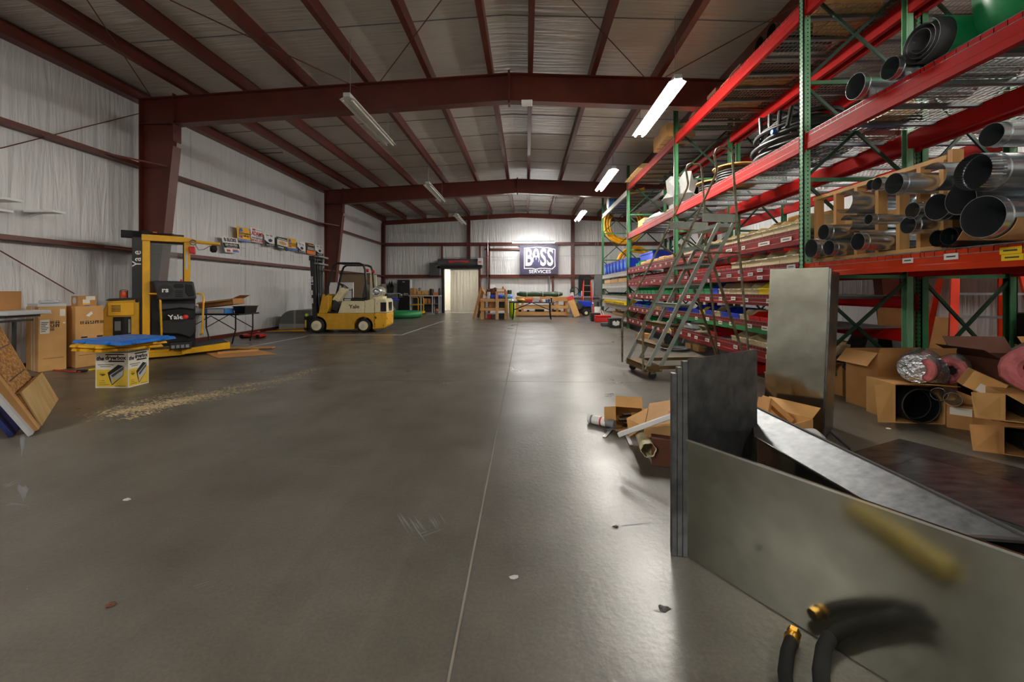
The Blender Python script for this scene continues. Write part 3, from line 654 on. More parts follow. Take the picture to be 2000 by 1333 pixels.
# table and things on it
tb=thing('folding_table','grey plastic folding table standing before the appliance cartons','table',(-7.5,5.3,0),math.radians(10))
MB().box((-.62,-.25,.94),(.55,.35,1.0)).obj('tabletop','lgrey',tb,bev=.015,seg=2); MB().box((-.55,-.18,.9),(.45,.3,.94)).obj('apron','dgrey',tb)
for x in (-.4,.35):
    MB().tube([(x,.05,.02),(x,.05,.86)],.022,8).box((x-.02,-.2,0),(x+.02,.3,.03)).box((x-.015,-.2,.84),(x+.015,.3,.87)).obj('leg','black',tb)
pn=thing('foam_board','pale grey foam board lying across the tops of the two appliance cartons','panel',(-7.62,6.05,1.022),math.radians(65)); MB().box((.0,.03,0),(.32,.5,.05)).obj('slab','lgrey',pn,bev=.004)
carton('carton','plain brown carton on the grey table at the left edge',(-7.62,5.42,1.0),math.radians(24),.55,.4,.27,'card2')
o=carton('carton','small carton with round window and yellow label on the right appliance carton',(-7.52,6.62,1.02),math.radians(72),.24,.2,.17,'card2')
f=Face(o,(-.12,-.1,0),(1,0,0),(0,0,1)); f.rects('label','paper',[(.06,.05,.15,.11),(.1,.1,.22,.165)]); f.rects('yellow_label','signyellow',[(.06,.02,.15,.05)]); f.rects('blue_label','signblue',[(.08,.003,.15,.02)])
f=Face(o,(-.12,.1,0),(0,-1,0),(0,0,1)); f.polys('round_window','lgrey',[arcpts((.1,.09),.055,0,345,20)])
tag(MB().lump((-7.72,6.28,1.074),(.16,.1,.05),12,.25,3).obj('plastic_wrap','bagclear',smooth=True),'crumpled clear plastic wrap on the foam board','plastic wrap')
# ---- leaning boards at far left
q0,q1=V((-4.57,3.66,0)),V((-5.48,4.55,0)); dq=(q1-q0).normalized(); nq=V((-.70,-.72,0)); 
def lean(a,b,off,ln,th,m,name,label,cat,z0=0.,extra=None,k=.37):
    o=thing(name,label,cat,q0+dq*(a+b)/2+nq*off); up=(V((0,0,1))+nq*k).normalized()
    P=[q0+dq*a+nq*off,q0+dq*b+nq*off]; P=[P[0],P[1],P[1]+up*ln,P[0]+up*ln]; n=(P[1]-P[0]).cross(P[2]-P[0]).normalized()
    if n.dot(nq)>0: n=-n
    lo=min((p-n*th).z for p in P)
    sh=V((0,0,-min(0,lo)+z0)); Q=[p+sh for p in P]; B=[p-n*th+sh for p in P]
    s=MB().hexa([B[0],B[1],Q[1],Q[0],B[3],B[2],Q[2],Q[3]]).obj('board',m,o,world=True); return o,Q,up
o,Q,up=lean(0,1.28,0,.36,.012,'ply','plywood_offcut','short pale plywood piece leaning in front of the strand board','plywood')
MB().sheet([q+nq*.015 for q in Q],.02).obj('edge_layers','plyedge',o,world=True)
o,Q,up=lean(.04,1.0,.055,1.25,.02,'osb','strand_board','long strand board strip leaning at the left edge, marked with dark lines','strand board')
f=Face(o,Q[0],Q[1]-Q[0],Q[3]-Q[0],world=True); f.rects('marked_line','dgrey',[(.02,.42,.93,.435),(.02,.68,.93,.7),(.02,1.0,.93,1.015)]) if False else f.rects('marked_line','dgrey',[(.1,.45,.9,.462),(.1,.75,.9,.762),(.1,1.05,.9,1.062)])
lean(.75,1.2,.12,.82,.02,'board','grey_board','weathered board piece standing behind the strand board','board')
lean(-.22,-.1,.0,.62,.05,'wood','lumber_board','narrow pine board leaning left of the plywood piece','board',k=.45)
lean(-.34,-.25,.02,.7,.03,'lgrey','white_edged_panel','white edged dark panel leaning left of the pine board','panel',k=.5)
lean(-.25,.1,.14,1.05,.03,'navyboard','blue_board','blue board standing behind the pine board','panel',k=.45)
tag(MB().lump((-4.9,3.22,0),(.3,.25,.4),14,.2,5).obj('clear_plastic_bag','dirtybag',smooth=True),'crumpled clear plastic bag on the floor at the left edge','bag')
# ---- dryer box with stacked lids
o=thing('appliance_box','white and yellow printed dryer box carton standing under the blue lid','box',(-5.66,5.12,0),math.radians(2)); MB().box((0,0,0),(.43,.3,.5)).obj('body','paper',o)
def dryer(f,w):
    k=w/.43
    f.rects('printed_yellow_ground','boxyellow',[(.015*k,.015,w-.012*k,.24)]); f.rects('top_band','ink',[(.0,.465,w,.475)])
    f.rects('title_bar','ink',[(.13*k,.43,w-.05*k,.445),(.17*k,.34,w-.05*k,.36)])
    f.text('the',.06*k,.385,.075,'ink',bold=.03,shear=.2,sx=k); f.text('dryerbox',.265*k,.395,.075,'ink',bold=.03,sx=.95*k)
    f.rects('small_print','ink',[(.03*k,.3,.24*k,.308),(.06*k,.276,.2*k,.283),(.05*k,.2,.14*k,.206),(.05*k,.09,.12*k,.097),(.05*k,.065,.13*k,.072),(.05*k,.04,.18*k,.047),(.26*k,.02,.4*k,.027)])
    f.polys('arrow','ink',[[(.06*k,.19),(.12*k,.19),(.14*k,.175),(.095*k,.155),(.05*k,.175)]])
    f.polys('printed_duct_box','ink',[[(.16*k,.2),(.3*k,.305),(.38*k,.285),(.385*k,.3),(.365*k,.16),(.22*k,.035),(.19*k,.1)]],z=.0022)
    f.polys('printed_duct_rim','lgrey',[[(.19*k,.17),(.385*k,.295),(.36*k,.165),(.22*k,.05)]],z=.0032); f.polys('printed_duct_shade','dgrey',[[(.205*k,.165),(.375*k,.28),(.37*k,.24),(.31*k,.2),(.23*k,.14)]],z=.0042)
    f.polys('printed_duct_hole','boxyellow',[arcpts((.245*k,.1),.025*k,0,340,12)],z=.0042)
dryer(Face(o,(0,0,0),(1,0,0),(0,0,1)),.43); dryer(Face(o,(.43,0,0),(0,1,0),(0,0,1)),.3)
def lid(label,L,Nn,Rr,z,m,h):
    L,Nn,Rr=V(L),V(Nn),V(Rr); B=L+Rr-Nn; c=(L+Rr)/2; o=thing('plastic_tray',label,'lid',(c.x,c.y,z)); P=[Nn,Rr,B,L]
    P=[V((p.x,p.y,z)) for p in P]; T=[c2_.lerp(V((c.x,c.y,z)),.05)+V((0,0,h)) for c2_ in P]
    MB().hexa(P+T).obj('tray',m,o,world=True,bev=.012,seg=2)
    Tm=[t.lerp(V((c.x,c.y,z+h)),.12) for t in T]; MB().hexa([t-V((0,0,.004)) for t in Tm]+[t+V((0,0,.008)) for t in Tm]).obj('raised_panel',m,o,world=True,bev=.006)
    for i in range(4):
        for s in (.25,.75):
            p=P[i].lerp(P[(i+1)%4],s); MB().box((p.x-.03,p.y-.03,z+h*.3),(p.x+.03,p.y+.03,z+h*.95)).obj('clip',m,o,world=True)
    return o
lid('lower yellow storage lid lying on the dryer box',(-5.85,4.98,0),(-5.3,4.85,0),(-5.0,5.42,0),.502,'yellow',.04)
lid('upper yellow storage lid under the blue one',(-5.9,5.0,0),(-5.28,4.84,0),(-4.98,5.46,0),.55,'yellow',.035)
o=lid('blue plastic storage lid on top of the stacked yellow lids',(-5.95,5.08,0),(-5.02,4.83,0),(-4.98,5.6,0),.593,'sblue',.04)
sc_=thing('scissors','pair of steel tongs lying on the blue lid','tool',(-5.45,5.35,.638)); MB().bar((-.1,0,.008),(.1,.02,.008),.014,.01).bar((-.1,.03,.008),(.1,-.01,.012),.014,.01).obj('blades','chrome',sc_)
# cord
tag(MB().tube([fl(78,719)+V((0,0,.012)),fl(100,724)+V((0,0,.012)),fl(130,727)+V((0,0,.012)),fl(157,728)+V((0,0,.012))],.009,6).obj('extension_cord','signred',smooth=True),'thin red cord on the floor before the appliance cartons','cord')
p=fl(168,727); tag(MB().bar((p.x-.12,p.y-.03,.02),(p.x+.02,p.y,.02),.04,.035).obj('cord_plug','matblack',bev=.01),'black plug at the end of the red cord','plug')
p=fl(177,724); tag(MB().bar((p.x-.03,p.y,.01),(p.x+.06,p.y+.1,.02),.05,.02).obj('yellow_strap','binyellow'),'small yellow strap beside the black plug','strap')
# ---- folding table by the wall behind the order picker
tb=thing('folding_table','black folding table by the left wall between order picker and forklift','table',(-7.45,9.6,0))
MB().box((-.72,-.37,.7),(.72,.37,.735)).obj('tabletop','black',tb,bev=.006)
for y in (-.3,.3):
    MB().tube([(.6,y,.7),(.6,y,.35),(.52,y*1.05,.02)],.016,8).tube([(.6,y,.35),(.0,y,.68)],.01,6).obj('leg','black',tb); MB().tube([(-.6,y,.7),(-.6,y,.35),(-.52,y*1.05,.02)],.016,8).tube([(-.6,y,.35),(0,y,.68)],.01,6).obj('leg','black',tb)
o=carton('open_carton','shallow brown open carton tilted on the black folding table','',0,.75,.5,.0) if 0 else None
o=thing('open_carton','shallow brown open carton set on a blue box on the black folding table','box',(-7.36,9.55,.905),math.radians(8),None,Matrix.Rotation(math.radians(-7),4,'Y'))
MB().box((-.38,-.25,0),(.38,.25,.012)).box((-.38,-.25,0),(-.368,.25,.14)).box((.368,-.25,0),(.38,.25,.14)).box((-.38,-.25,0),(.38,-.238,.14)).box((-.38,.238,0),(.38,.25,.14)).obj('body','card2',o); MB().sheet([(.38,-.25,.14),(.38,.25,.14),(.55,.22,.2),(.55,-.22,.2)],.005).obj('flap','card2',o); MB().sheet([(-.38,-.25,.14),(.38,-.25,.14),(.36,-.38,.1),(-.36,-.38,.1)],.005).obj('flap','card2',o)
carton('flat_box','blue and white box on the black folding table front edge',(-7.32,9.4,.735),0,.5,.3,.12,'lblue',seam=False); f=Face(COL.objects[-1] if 0 else bpy.data.objects['flat_box'],(-.275,-.15,0),(1,0,0),(0,0,1)); f.rects('white_panel','white',[(.1,.01,.5,.11)])
o=thing('storage_bin','black plastic tub on the right end of the black folding table','tub',(-6.87,9.7,.735)); MB().hexa([(-.14,-.2,0),(.1,-.2,0),(.1,.2,0),(-.14,.2,0),(-.17,-.23,.16),(.13,-.23,.16),(.13,.23,.16),(-.17,.23,.16)]).obj('tub','black',o); MB().box((-.18,-.24,.155),(.14,.24,.17)).obj('rim','black',o)
tag(MB().lump((-7.85,9.4,.735),(.2,.16,.17),14,.2,8).obj('plastic_bag','bagclear',smooth=True),'crumpled clear plastic bag on the left of the black folding table','bag')
tag(MB().lump((-7.92,9.75,.735),(.2,.14,.1),14,.2,9).obj('plastic_bag','bagclear',smooth=True),'flat clear plastic bag at the wall side of the black folding table','bag')
# floor items
for i,(a,b_,w) in enumerate((((430,683),(535,681),.16),((425,692),(505,686),.12))):
    p,q=fl(*a),fl(*b_); tag(MB().bar((p.x,p.y,.026),(q.x,q.y,.026),w,.03).obj('plank','wood_h'),['long pale plank lying on the floor behind the flattened carton','short pale plank lying on the flattened carton edge'][i],'plank')
P=[fl(425,700),fl(540,693),fl(500,683),fl(400,690)]; tag(MB().sheet([(p.x,p.y,.01) for p in P],.008).obj('flattened_carton','card2'),'flattened brown carton on the floor by the order picker platform','cardboard')
jk=thing('floor_jack','red hydraulic floor jack under the forklift fork tip','jack',fl(495,660)); MB().box((-.3,-.15,.03),(.3,.12,.1)).obj('frame','signred',jk,bev=.02); MB().cyl((-.22,-.17,.05),(-.22,.14,.05),.05,n=12).cyl((.22,-.17,.05),(.22,.14,.05),.05,n=12).obj('wheels','matblack',jk); MB().bar((-.1,0,.1),(.15,0,.17),.1,.04).obj('lift_arm','signred',jk)
# grey mat roll at the wall
o=thing('strapped_bundle','grey curved strapped bundle against the left wall behind the forklift','bundle',(-7.55,12.9,0))
MB().prism([(-.5,.02)]+[(-.5+.45-.45*math.cos(a*PI/20),.2+.44*math.sin(a*PI/20)) for a in range(11)]+[(.55,.64),(.55,.02)],'y',0,1.2).obj('sheet_stack','grey',o); MB().box((-.5,-.01,.0),(.56,1.2,.2)).obj('pale_base','lgrey',o)
for x in (.0,.04): MB().box((x,-.015,0),(x+.012,0,.64)).obj('strap','white',o)
tag(MB().box((-7.35,14.4,0),(-6.8,14.9,.82)).obj('storage_case','charcoal',bev=.02),'dark case standing behind the grey bundle','case')
# yard signs on the wall
sx=-8.09
def sign(name,label,pts,cols,lean=0,stakes=True):
    ps=[pX(*p,sx) for p in pts]; c=(ps[0]+ps[2])/2; o=thing('yard_sign',label,'sign',(c.x,c.y,c.z),0,'yard signs on the left wall')
    U=(ps[1]-ps[0]); w=U.length; h=(ps[0]-ps[3]).length; Vv=V((0,0,1)) if not lean else (ps[0]-ps[3]).normalized()
    O=ps[3]; b=MB().sheet([ps[3],ps[2],ps[1],ps[0]] ,.006); 
    n=(ps[2]-ps[3]).cross(ps[1]-ps[3]); b.obj('board',cols,o,world=True)
    if stakes:
        s=MB()
        for k in (.3,.65): s.tube([O+U*k+V((-.01,0,.1)),O+U*(k+.06*lean)+V((-.01,0,-.42))],.004,4)
        s.tube([O+U*.3+V((-.01,0,-.18)),O+U*.65+V((-.01,0,-.18))],.004,4); s.obj('wire_stake','grey',o,world=True)
    return Face(o,O+V((.006,0,0)),(ps[2]-ps[3]),Vv,world=True),w,h
f,w,h=sign('s','black and white contractor yard sign, lowest and nearest of the row',[(432,462),(463,466),(469,495),(440,493)],'white',1,False)
f.rects('black_band','ink',[(0,h*.3,w,h*.62)]); f.text('B ELCKE',w*.5,h*.82,.13,'ink',bold=.03,sx=.95); f.text('269-429-9261',w*.5,h*.5,.085,'white',z=.003,bold=.02); f.text('boelckeheating.com',w*.5,h*.36,.05,'white',z=.003); f.rects('red_logo','signred',[(w*.12,h*.06,w*.34,h*.2),(w*.5,h*.14,w*.85,h*.22)]); f.rects('blue_logo','signblue',[(w*.5,h*.04,w*.9,h*.13)])
def house(f,w,h):
    f.rects('blue_strip','signblue',[(0,0,w,h*.15)]); f.polys('roof','signblue',[[(w*.08,h*.66),(w*.4,h*.66),(w*.3,h*.9),(w*.16,h*.9)]]); f.rects('wall_red','signred',[(w*.1,h*.42,w*.2,h*.64),(w*.24,h*.22,w*.36,h*.4)]); f.rects('wall_blue','lblue',[(w*.1,h*.22,w*.22,h*.4)]); f.rects('wall_green','bingreen',[(w*.24,h*.44,w*.36,h*.62)])
    f.text('HomeServe',w*.68,h*.55,.07,'ink',bold=.01); f.text('USA INC',w*.68,h*.38,.07,'ink',bold=.01)
f,w,h=sign('s','large yellow yard sign with blue roofed house, nearest of the two yellow ones',[(462,441),(487,448),(490,474),(464,470)],'signyellow'); house(f,w,h); f.text('CONCEPTS & DESIGNS',w*.5,h*.07,.05,'white',z=.003)
f,w,h=sign('s','white yard sign with red ADAMS lettering',[(489,444),(511,449),(513,476),(491,472)],'white'); f.text('ADAMS',w*.5,h*.6,.17,'signred',bold=.02,sx=.9); f.text('& SON',w*.6,h*.44,.07,'signblue'); f.text('HVAC Mechanical',w*.5,h*.3,.065,'ink',bold=.01); f.text('269-471-3700',w*.5,h*.12,.1,'signred',bold=.02); f.rects('red_logo','signred',[(w*.08,h*.82,w*.34,h*.94)]); f.rects('fine_print','ink',[(w*.4,h*.86,w*.95,h*.89)])
def swoosh(f,w,h):
    f.polys('black_swoosh','ink',[[(0,0),(w,0),(w,h*.2),(w*.5,h*.22),(w*.2,h*.36),(0,h*.5)]]); f.text('Five',w*.28,h*.84,.09,'ink'); f.text('Star',w*.68,h*.82,.09,'signred'); f.rects('fine_print','lgrey',[(w*.15,h*.66,w*.85,h*.69),(w*.2,h*.58,w*.8,h*.6)]); f.polys('blue_oval','navy',[[(w*.55+.1*math.cos(a*PI/8),h*.45+.05*math.sin(a*PI/8)) for a in range(16)]]); f.text('269-429-5999',w*.55,h*.1,.07,'white',z=.003)
f,w,h=sign('s','white yard sign with black swoosh, nearest of the three like it',[(516,455),(536,460),(536,482),(517,481)],'white',.3); swoosh(f,w,h)
f,w,h=sign('s','green and white yard sign with pale oval left of the second yellow sign',[(540,462),(561,466),(561,490),(541,485)],'dgreen'); f.rects('pale_panel','paper',[(.0,h*.32,w,h*.78)]); f.polys('oval','card',[[(w*.5+w*.36*math.cos(a*PI/8),h*.55+h*.15*math.sin(a*PI/8)) for a in range(16)]],z=.003); f.rects('title','paper',[(w*.1,h*.84,w*.9,h*.9),(w*.1,h*.12,w*.6,h*.18)]); f.polys('blue_oval','navy',[[(w*.82+.1*math.cos(a*PI/8),h*.08+.06*math.sin(a*PI/8)) for a in range(16)]],z=.003)
f,w,h=sign('s','smaller yellow yard sign with blue roofed house, farther of the two yellow ones',[(561,464),(578,468),(578,490),(563,488)],'signyellow',.3); house(f,w,h)
f,w,h=sign('s','white yard sign with black swoosh between yellow and orange signs',[(581,472),(596,474),(597,496),(581,492)],'white'); swoosh(f,w,h)
f,w,h=sign('s','dark brown and orange yard sign above the forklift mast',[(596,474),(612,477),(613,498),(599,495)],'black'); f.rects('orange_band','signorange',[(0,0,w,h*.32),(w*.2,h*.8,w*.8,h*.9)]); f.rects('title','lgrey',[(w*.1,h*.4,w*.9,h*.5),(w*.1,h*.55,w*.9,h*.62)])
f,w,h=sign('s','white yard sign with black swoosh, farthest of the row by the column',[(615,478),(630,480),(630,500),(616,499)],'white'); swoosh(f,w,h)
# clothes-hanger like hooks on the girt
for i,px in enumerate((467,497,525,550)):
    p=pX(px,512+(px-467)*.13,-8.04); tag(MB().tube([p+V((0,0,.06)),p+V((.03,0,.03)),p+V((.03,.03,-.03)),p+V((0,.0,-.06))],.006,5).obj('wire_hook','chrome'),'small wire hook on the lower red girt, %s from the left'%ORD[i],'hook',group='hooks on the girt')
# white wall boards at far left
for i,(y0,y1,z,xe) in enumerate(((6.35,6.54,2.57,-7.75),(5.74,5.96,2.64,-7.75),(5.78,5.96,2.48,-7.9))):
    o=thing('wall_shelf',['white cantilever shelf board on the left wall, farthest of three','white cantilever shelf board on the left wall, highest of three','white cantilever shelf board on the left wall, nearest the edge of view'][i],'shelf',(XL,y0,z),0,'white wall shelf boards')
    MB().box((0,0,0),(xe-XL,y1-y0,.035)).obj('board','white',o); MB().bar((0,(y1-y0)/2,-.04),((xe-XL)*.5,(y1-y0)/2,0),.02,.02).obj('bracket','white',o)
# sawdust
rd=random.Random(3); b=MB()
for i in range(2600):
    k_=int(rd.random()**1.6*17); t=rd.gauss(0,1); cx=[300,330,270,360,240,420,310,460,390,520,280,560,350,600,220,480,330][k_]+t*[45,40,38,42,26,38,50,30,40,34,26,30,44,22,20,30,30][k_]; cy=[796,786,803,779,806,770,791,757,776,748,810,739,783,727,799,764,774][k_]-.14*t*40+rd.gauss(0,1.8+.9*(k_%3))
    p=fl(cx,cy); r=rd.uniform(.003,.009); a=rd.uniform(0,6); h=.001+rd.random()*.003
    b.add([(p.x+r*2.2*math.cos(a+k),p.y+r*math.sin(a+k),h) for k in (0,1.3,2.6,4.2)],[(0,1,2,3)])
tag(b.obj('sawdust','sawdust'),'streaks of pale sawdust scattered on the floor before the dryer box','sawdust',kind='stuff')
# ================================================================ end wall area
# banner
by=22.68; P=[pY(*p,by) for p in ((1016,537),(1090,536),(1090,477.5),(1015,478.5))]
bn=thing('banner','purple BOSS SERVICES banner hanging on the end wall','banner',((P[0].x+P[1].x)/2,by,P[0].z))
MB().sheet(P,.006).obj('cloth','banner',bn,world=True)
f=Face(bn,P[0],(1,0,0),(0,0,1),world=True); bw=P[1].x-P[0].x; bh=P[3].z-P[0].z
f.polys('logo_outline','white',[[(bw*.1,bh*.2),(bw*.32,bh*.2),(bw*.41,bh*.17),(bw*.52,bh*.2),(bw*.68,bh*.2),(bw*.85,bh*.18),(bw*.93,bh*.28),(bw*.92,bh*.5),(bw*.93,bh*.85),(bw*.78,bh*.9),(bw*.45,bh*.93),(bw*.1,bh*.9)]],z=.002)
f.polys('logo_ground','banner',[[(bw*.115,bh*.225),(bw*.32,bh*.225),(bw*.41,bh*.195),(bw*.52,bh*.225),(bw*.68,bh*.225),(bw*.84,bh*.205),(bw*.91,bh*.29),(bw*.905,bh*.5),(bw*.91,bh*.83),(bw*.77,bh*.88),(bw*.45,bh*.91),(bw*.115,bh*.88)]],z=.004)
f.text('B',bw*.225,bh*.555,bh*.8,'white',z=.006,bold=.022,sx=.6); f.text('S',bw*.61,bh*.555,bh*.8,'white',z=.006,bold=.022,sx=.58); f.text('S',bw*.79,bh*.555,bh*.8,'white',z=.006,bold=.022,sx=.58)
f.polys('logo_oval','white',[[(bw*.42+bw*.09*math.cos(a*PI/10),bh*.6+bh*.28*math.sin(a*PI/10)) for a in range(20)]],z=.006)
f.polys('logo_figure','navy',[[(bw*.36,bh*.27),(bw*.48,bh*.27),(bw*.49,bh*.55),(bw*.44,bh*.61),(bw*.4,bh*.61),(bw*.35,bh*.55)],[(bw*.395,bh*.63),(bw*.445,bh*.63),(bw*.45,bh*.72),(bw*.39,bh*.72)],[(bw*.375,bh*.725),(bw*.465,bh*.725),(bw*.42,bh*.8)]],z=.008)
f.polys('logo_shirt','white',[[(bw*.405,bh*.6),(bw*.435,bh*.6),(bw*.42,bh*.48)]],z=.01)
f.text('SERVICES',bw*.52,bh*.1,bh*.15,'white',bold=.012,sx=1.2,z=.004)
# black cabinet with logo
x0,x1=pY(776,600,22.45).x,pY(802,600,22.45).x
o=thing('black_cabinet','tall black cabinet with white logo and pale edge by the end wall','cabinet',(x0,22.45,0)); w=x1-x0; h=pY(788,547,22.45).z
MB().box((0,0,.02),(w-.05,.3,h)).obj('body','black',o,bev=.008); MB().box((w-.05,0,0),(w,.32,h+.02)).obj('white_edge','white',o)
f=Face(o,(0,-.001,0),(1,0,0),(0,0,1)); f.text('rs',w*.28,h*.56,.2,'white',bold=.03); f.rects('printed_line','lgrey',[(w*.48,h*.58,w*.82,h*.6),(w*.48,h*.54,w*.88,h*.56),(w*.12,h*.49,w*.45,h*.495)]); f.rects('badge','lgrey',[(w*.4,h*.93,w*.55,h*.95)])
# workbench with shelf
x0,x1=pY(803,600,22.3).x,pY(860,600,22.3).x
sh=thing('workbench','dark steel workbench with lower shelf left of the doorway','workbench',(x0,22.2,0)); L=x1-x0; zt=pY(830,577.5,22.2).z
MB().box((-.1,0,zt-.05),(L,.55,zt)).obj('top','lgrey',sh,bev=.005)
MB().box((0,.05,.42+.1),(L-.1,.52,.55)).obj('shelf','grey',sh); MB().box((0,.02,.03),(L,.52,.07)).obj('bottom_shelf','grey',sh)
for x in (.55,L-.45,L-.08): MB().box((x,0,0),(x+.05,.05,zt-.05)).obj('leg','lgrey',sh); MB().box((x,.48,0),(x+.05,.53,zt-.05)).obj('leg','lgrey',sh)
MB().box((0,.53,.05),(L,.55,zt-.05)).obj('back_panel','charcoal',sh)
def bx(name,label,cat,px0,px1,y0,y1,Y,m,d=.3,group=None,bev=.0,z0=None):
    a,b=pY(px0,y1,Y),pY(px1,y0,Y); za=z0 if z0 is not None else a.z
    o=MB().box((a.x,Y,za),(b.x,Y+d,max(b.z,za+.02))).obj(name,m,bev=bev); return tag(o,label,cat,group)
for i,(a,b,y0,y1,m,nm) in enumerate(((801.5,807,563,570,'card2','stacked brown carton nearest the black cabinet on the workbench'),(808,813,564,570,'card','second small carton from the black cabinet on the workbench'),(816,822.5,568.5,574,'card','small brown carton under the round tin on the workbench'),(824,836,568,575,'card','long yellowish carton in the middle of the workbench'),(802,836,575,577.3,'card2','flat brown carton layer under the boxes on the workbench'),(845.5,856,572,577.3,'terracotta','terracotta coloured box at the right of the workbench'))):
    z0=zt if i in(4,5) else (zt+.06 if i not in(0,1) else None)
    bx('small_carton',nm,'box',a,b,y0,y1,22.3,m,.25,'boxes on the workbench',z0=zt+.002 if i in(4,5) else zt+.065)
def can(name,label,cat,px,y0,y1,Y,r,m,z0=None,cap=None,n=14,group=None):
    a=pY(px,y1,Y); z0=a.z if z0 is None else z0; h=max(.03,pY(px,y0,Y).z-z0); o=thing(name,label,cat,(a.x,Y+r,z0),0,group)
    MB().lathe([(r*.9,0),(r,.01),(r,h*.9),(r*.9,h)],(0,0,0),'z',n).obj('body',m,o,smooth=True)
    if cap: MB().lathe([(r*.92,h),(r*.95,h+.02),(r*.5,h+.04)],(0,0,0),'z',n).obj('lid',cap,o,smooth=True)
    return o
can('pot','black pot with yellow lid on the workbench','pot',842,565,577,22.3,.12,'black',zt,'yellow')
can('round_tin','round grey tin standing on a small carton on the workbench','tin',819,564,568,22.32,.07,'grey',zt+.19,'dgrey')
can('bottle','dark bottle with pale label at the right end of the workbench','bottle',858,565,577,22.3,.07,'dgrey',zt,'black')
can('bucket','orange-brown bucket on the workbench lower shelf','bucket',837.5,583.5,592,22.3,.08,'terracotta',.552)
bx('brown_box','brown box on the workbench lower shelf left of the bucket','box',828,833.5,583.5,592,22.3,'card2',.2,z0=.552)
tag(MB().ball((pY(852,603,22.4).x,22.5,.17),.1,10).obj('orange_bag','terracotta',smooth=True),'small orange bag on the workbench bottom shelf','bag')
# yellow rail cart
x0,x1=pY(801,610,21.6).x,pY(826,610,21.6).x
o=thing('platform_cart','yellow platform cart with tube rails beside the black cabinet','cart',(x0,21.6,0)); L=x1-x0; zt2=pY(810,581,21.6).z
MB().box((0,0,.05),(L,.5,.17)).obj('platform','yellow',o,bev=.01)
for y in (.02,.45):
    for x in (L*.58,L*.95): pass
MB().tube([(0,.03,zt2),(L*.55,.03,zt2),(L*.62,.03,zt2-.08),(L*.62,.03,.17)],.022,8).tube([(0,.03,zt2*.55),(L*.62,.03,zt2*.55)],.022,8).obj('side_rail','yellow',o,smooth=True)
MB().tube([(L*.6,.25,zt2),(L*.9,.25,zt2),(L*.97,.25,zt2-.08),(L*.97,.25,.17)],.022,8).tube([(L*.62,.25,zt2*.55),(L*.97,.25,zt2*.55)],.022,8).obj('end_rail','yellow',o,smooth=True)
for x in (.1,L-.1): MB().cyl((x,.1,.05),(x,.16,.05),.05,n=12).obj('wheel','matblack',o)
tag(MB().bar((x0+.15,21.9,.5),(x0+.15,21.9,1.0),.05,.05).obj('green_tube','bingreen'),'bright green tube upright behind the cart rails','tube') if 0 else None
bx('metal_offcut','thin pale metal strip lying on the floor before the workbench','metal strip',832,848,612,614,21.3,'alu',.1,z0=.0)
# left corner clutter
y=22.0; x0,x1=pY(748,600,y).x,pY(777,600,y).x; zt3=pY(760,573,y).z
o=thing('side_table','pale wire-legged table in the left corner by the end wall','table',(x0,y,0)); MB().box((0,0,zt3-.03),(x1-x0,.6,zt3)).obj('top','lgrey',o)
for a in (.03,x1-x0-.06):
    for b_ in (.02,.55): MB().box((a,b_,0),(a+.03,b_+.03,zt3-.03)).obj('leg','grey',o)
tag(MB().lump((pY(749,573,y).x,y+.3,zt3),(.3,.25,.5),16,.2,11).obj('plastic_bag','dirtybag',smooth=True),'big grey plastic bag on the corner table','bag')
tag(MB().lump((pY(760,573,y).x,y+.25,zt3),(.2,.2,.5),14,.35,12).obj('black_bundle','matblack',smooth=True),'black bundle on the corner table beside the grey bag','bundle')
o=thing('waste_bin','grey bin with blue bag lining beside the black cabinet','bin',(pY(768,611,21.7).x,21.7,0)); MB().lathe([(.22,0),(.3,.75),(.28,.75),(.2,.02)],(0,0,0),'z',18).obj('tub','dgrey',o,smooth=True); MB().lump((0,0,.72),(.33,.33,.16),14,.15,4).obj('liner','blue',o,smooth=True)
for i,(a,b_) in enumerate((((756,600),(768,613)),((760,597),(773,612)),((765,595),(777,611)))):
    p,q=pY(a[0],a[1],21.2),pY(b_[0],b_[1],21.0); q.z=.02; tag(MB().bar(p+V((-.2,.2,.1)),q,.05,.12).obj('alu_frame',('alu','white','alu')[i]),'pale aluminium profile leaning before the corner table, %s from the left'%ORD[i],'profile','leaning aluminium profiles')
p=pY(757,610,20.9); tag(MB().hexa([(p.x-.1,20.9,0),(p.x+.15,20.9,0),(p.x+.15,21.1,0),(p.x-.1,21.1,0),(p.x-.2,21.1,.3),(p.x+.05,21.1,.3),(p.x+.05,21.2,.3),(p.x-.2,21.2,.3)]).obj('leaning_carton','card2'),'brown carton piece leaning left of the aluminium profiles','carton')
# items in the far left bay
o=thing('slatted_panel','large brown slatted panel standing behind the forklift','panel',(-7.95,17.6,0)); a,b_=pY(657,540,17.6).x,pY(722,540,17.6).x; zz=pY(690,534,17.6).z
MB().box((a+7.95,0,.05),(b_+7.95,.06,zz)).obj('slats','board',o); MB().box((a+7.95,-.02,zz-.04),(b_+7.95,.08,zz)).obj('top_rail','charcoal',o)
for i in range(2): q=pY(725+i*7,540,17.5).x; tag(MB().box((q-.05,17.5,0),(q+.06,17.58,zz-.05-.03*i)).obj('white_post','cream'),['cream post beside the slatted panel','second cream post right of the slatted panel'][i],'post')
q=pY(737,540,18.6); tag(MB().bar((q.x-.1,18.6,2.0),(q.x+.25,18.5,1.0),.1,.15).obj('downspout','lgrey',bev=.02),'pale grey downspout leaning right of the cream posts','pipe') if 0 else None
o=thing('white_sheet','white sheet panel standing behind the forklift steering wheel','panel',(-7.3,14.2,0)); a,b_=pY(643,560,14.2),pY(690,560,14.2); MB().box((a.x+7.3,0,0),(b_.x+7.3,.04,pY(660,552,14.2).z)).obj('sheet','white',o)
